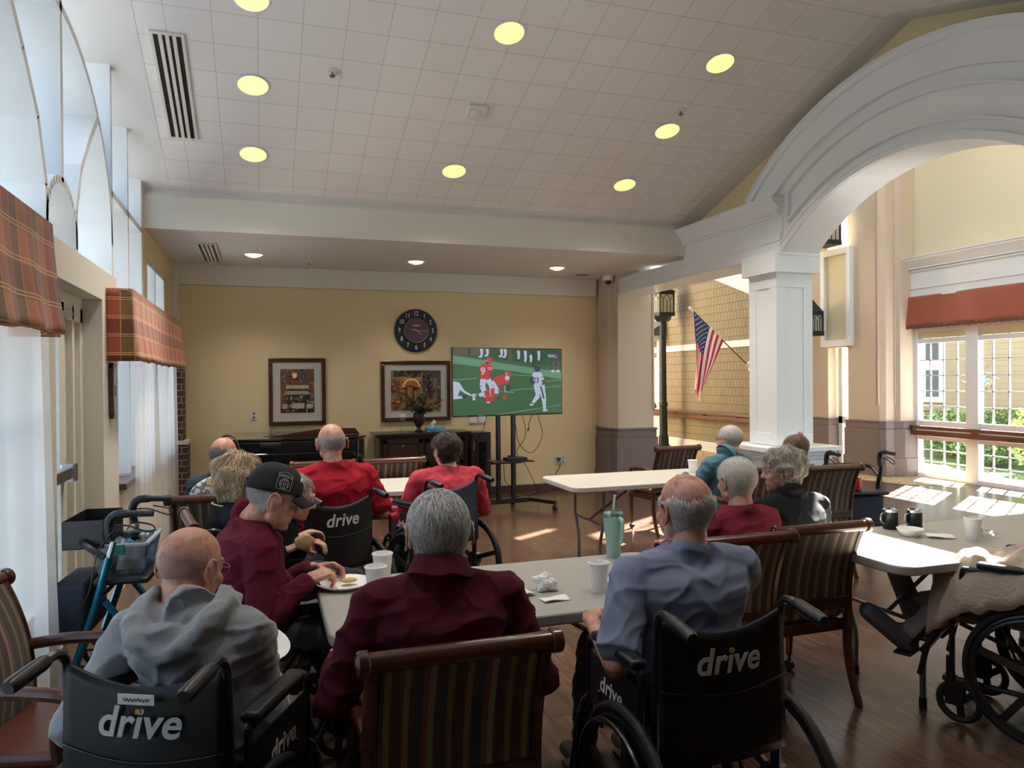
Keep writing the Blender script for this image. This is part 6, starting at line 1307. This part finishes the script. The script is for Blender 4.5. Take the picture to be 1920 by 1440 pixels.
hair(H, t, 'fringe', [(.13, .13, .14), (.25, .25, .26)], 4000, .03, .007, 13, w=.0014)
m = MB(); m.tube([H.p(.094*math.cos(a), .02, .02+.108*math.sin(a)) for a in [PI*i/16 for i in range(17)]], .009, 8, flat=.5)
for sx in (-1, 1): m.lathe([(.03, -.012), (.034, .0), (.03, .016)], H.p(sx*.088, .01, -.008), H.M @ V((sx, 0, 0)), 18)
m.build('headphones', M['black'], t)
# 14 person in black holding a sandwich, mostly behind the capped man
o, r = (.02, 3.92), -100
t, H, body, J = person('person in black behind the capped man, holding a sandwich', o, r, L_(o, r, (.08, 3.86, .98)), L_(o, r, (.155, 3.82, 1.03)), 0, -18, .18, 1., 1., (L_(o, r, (.17, 3.72, .80)), L_(o, r, (.10, 3.66, .80))), ((.3, 1, .4), (-.3, 1, .4)), curl=.8, top=M['blackc'], pants=M['navyt'], vox=.009, skinm=SKN, headk=.95)
H.features(t); hair(H, t, 'full', SALT, 1200, .04, .01, 14)
m = MB(); q = m.ell((0, 0, 0), (.045, .016, .036), seg=18, rn=12)
for v in m.b.verts: v.co *= 1+.25*noise.noise(v.co*50)
tag(m.build('sandwich', mat('toasted_bread', (.55, .36, .17), .8, var=.3, vscale=60, bump=.3, bscale=80), loc=(.185, 3.62, .845)), 'bitten sandwich held up by the person in black', 'sandwich')
# 9, 10, 11, 12 at the right
o, r = (3.64, 5.28), 0
t, H, body, J = person('white-haired man with glasses in a teal shirt, at the far table', o, r, (-.02, -.06, .985), (.03, .0, 1.085), 28, -3, .205, 1.0, 1.1, ((-.25, .22, .78), (.25, .22, .78)), top=M['tealc'], vox=.009, skinm=SKN, collar=polo)
add_collar(t, J['nk'], J['dirn'], M['tealc'], .95)
hair(H, t, 'full', WHITE_, 2200, .05, .009, 15, w=.0012); glasses(H, t, M['black'])
o, r = (2.27, 3.22), 0
t, H, body, J = person('person with short straight white hair in a burgundy top, right of the balding man', o, r, (.02, -.03, .965), (.02, .02, 1.07), 6, -3, .19, 1., 1., ((-.22, .28, .72), (.22, .28, .72)), top=M['burg'], vox=.008, skinm=SKR)
hair(H, t, 'full', WHITE_+[(.60, .52, .40)], 3200, .06, .013, 16, w=.001, low=-.6)
o, r = (2.66, 3.33), 6
t, H, body, J = person('person with wavy grey-brown hair and glasses in a black jacket, face turned left', o, r, (.0, -.05, 1.0), (-.01, .0, 1.10), 58, -4, .225, 1.15, 1.1, ((-.22, .28, .76), (.28, .26, .76)), top=M['blackc'], topname='jacket', vox=.008, skinm=SKN, jowl=1.08, collar=polo)
H.features(t); hair(H, t, 'full', [(.36, .31, .25), (.50, .46, .40), (.24, .21, .17), (.60, .57, .52)], 4600, .07, .022, 17, .6, .0013, -.7, lambda d: 1+.7*noise.noise(d*3+V((1, 5, 0)))); glasses(H, t, M['steel'])
o, r = (4.36, 5.20), 0
t, H, body, J = person('person with brown hair and a pink flower clip, in front of the white column', o, r, (-.02, -.03, .87), (-.04, .06, .985), 12, -14, .17, .95, 1., ((-.2, .3, .77), (.2, .3, .77)), top=cloth_mat('pale_top', (.45, .42, .42)), vox=.009, skinm=SKN)
hair(H, t, 'full', [(.16, .09, .055), (.24, .15, .10), (.11, .065, .04)], 2200, .10, .018, 18, .2, .0013, -.8); glasses(H, t, M['steel'])
m = MB()
for k in range(6): a = 2*PI*k/6; H.e(m, (.03+.016*math.cos(a), -.065+.010*math.sin(a), .125+.010*math.sin(a)), (.012, .008, .010))
m.build('hair_flower', mat('pink_flower', (.65, .22, .42), .6), t)
# 13 person under a blanket at the right edge, legs raised
o, r = (3.32, 2.49), 25
t, H, body, J = person('person at the right edge under a tan blanket, feet raised in grey slipper socks', o, r, (.26, -.20, .96), (.30, -.22, 1.07), 0, 12, .17, .95, 1., ((.02, .20, .66), (.22, .24, .66)), ((.4, 1, 0), (-.2, 1, .1)), top=cloth_mat('floral_gown', (.5, .35, .38), .4), vox=.009, skinm=SKN, legs=(((-.14, .27, .50), (-.15, .46, .33), (-.50, .50, .62), (0, .4, -.5)), ((.10, .27, .52), (.12, .50, .41), (-.10, .30, .90), (0, .4, -.5))), pants=cloth_mat('pale_pyjama', (.35, .33, .32)))
hair(H, t, 'full', WHITE_, 900, .05, .01, 19, w=.0013)
m = MB(); m.grid(lambda u, v: (-.30+.66*u, -.12+.44*v, .815-.12*v+.05*noise.noise(V((u*5, v*4, 3)))+.02*noise.noise(V((u*14, v*9, 5)))-.20*abs(2*u-1)**7+.05*math.sin(u*5)*v-.09*v**7), 60, 50)
tag(m.build('blanket', mat('tan_fleece', (.42, .33, .25), .95, bump=.5, bscale=70, sheen=.5), loc=(o[0], o[1], 0), rot=(0, 0, R(r)), solid=.018), 'tan fleece blanket over the lap of the person at the right edge', 'blanket')
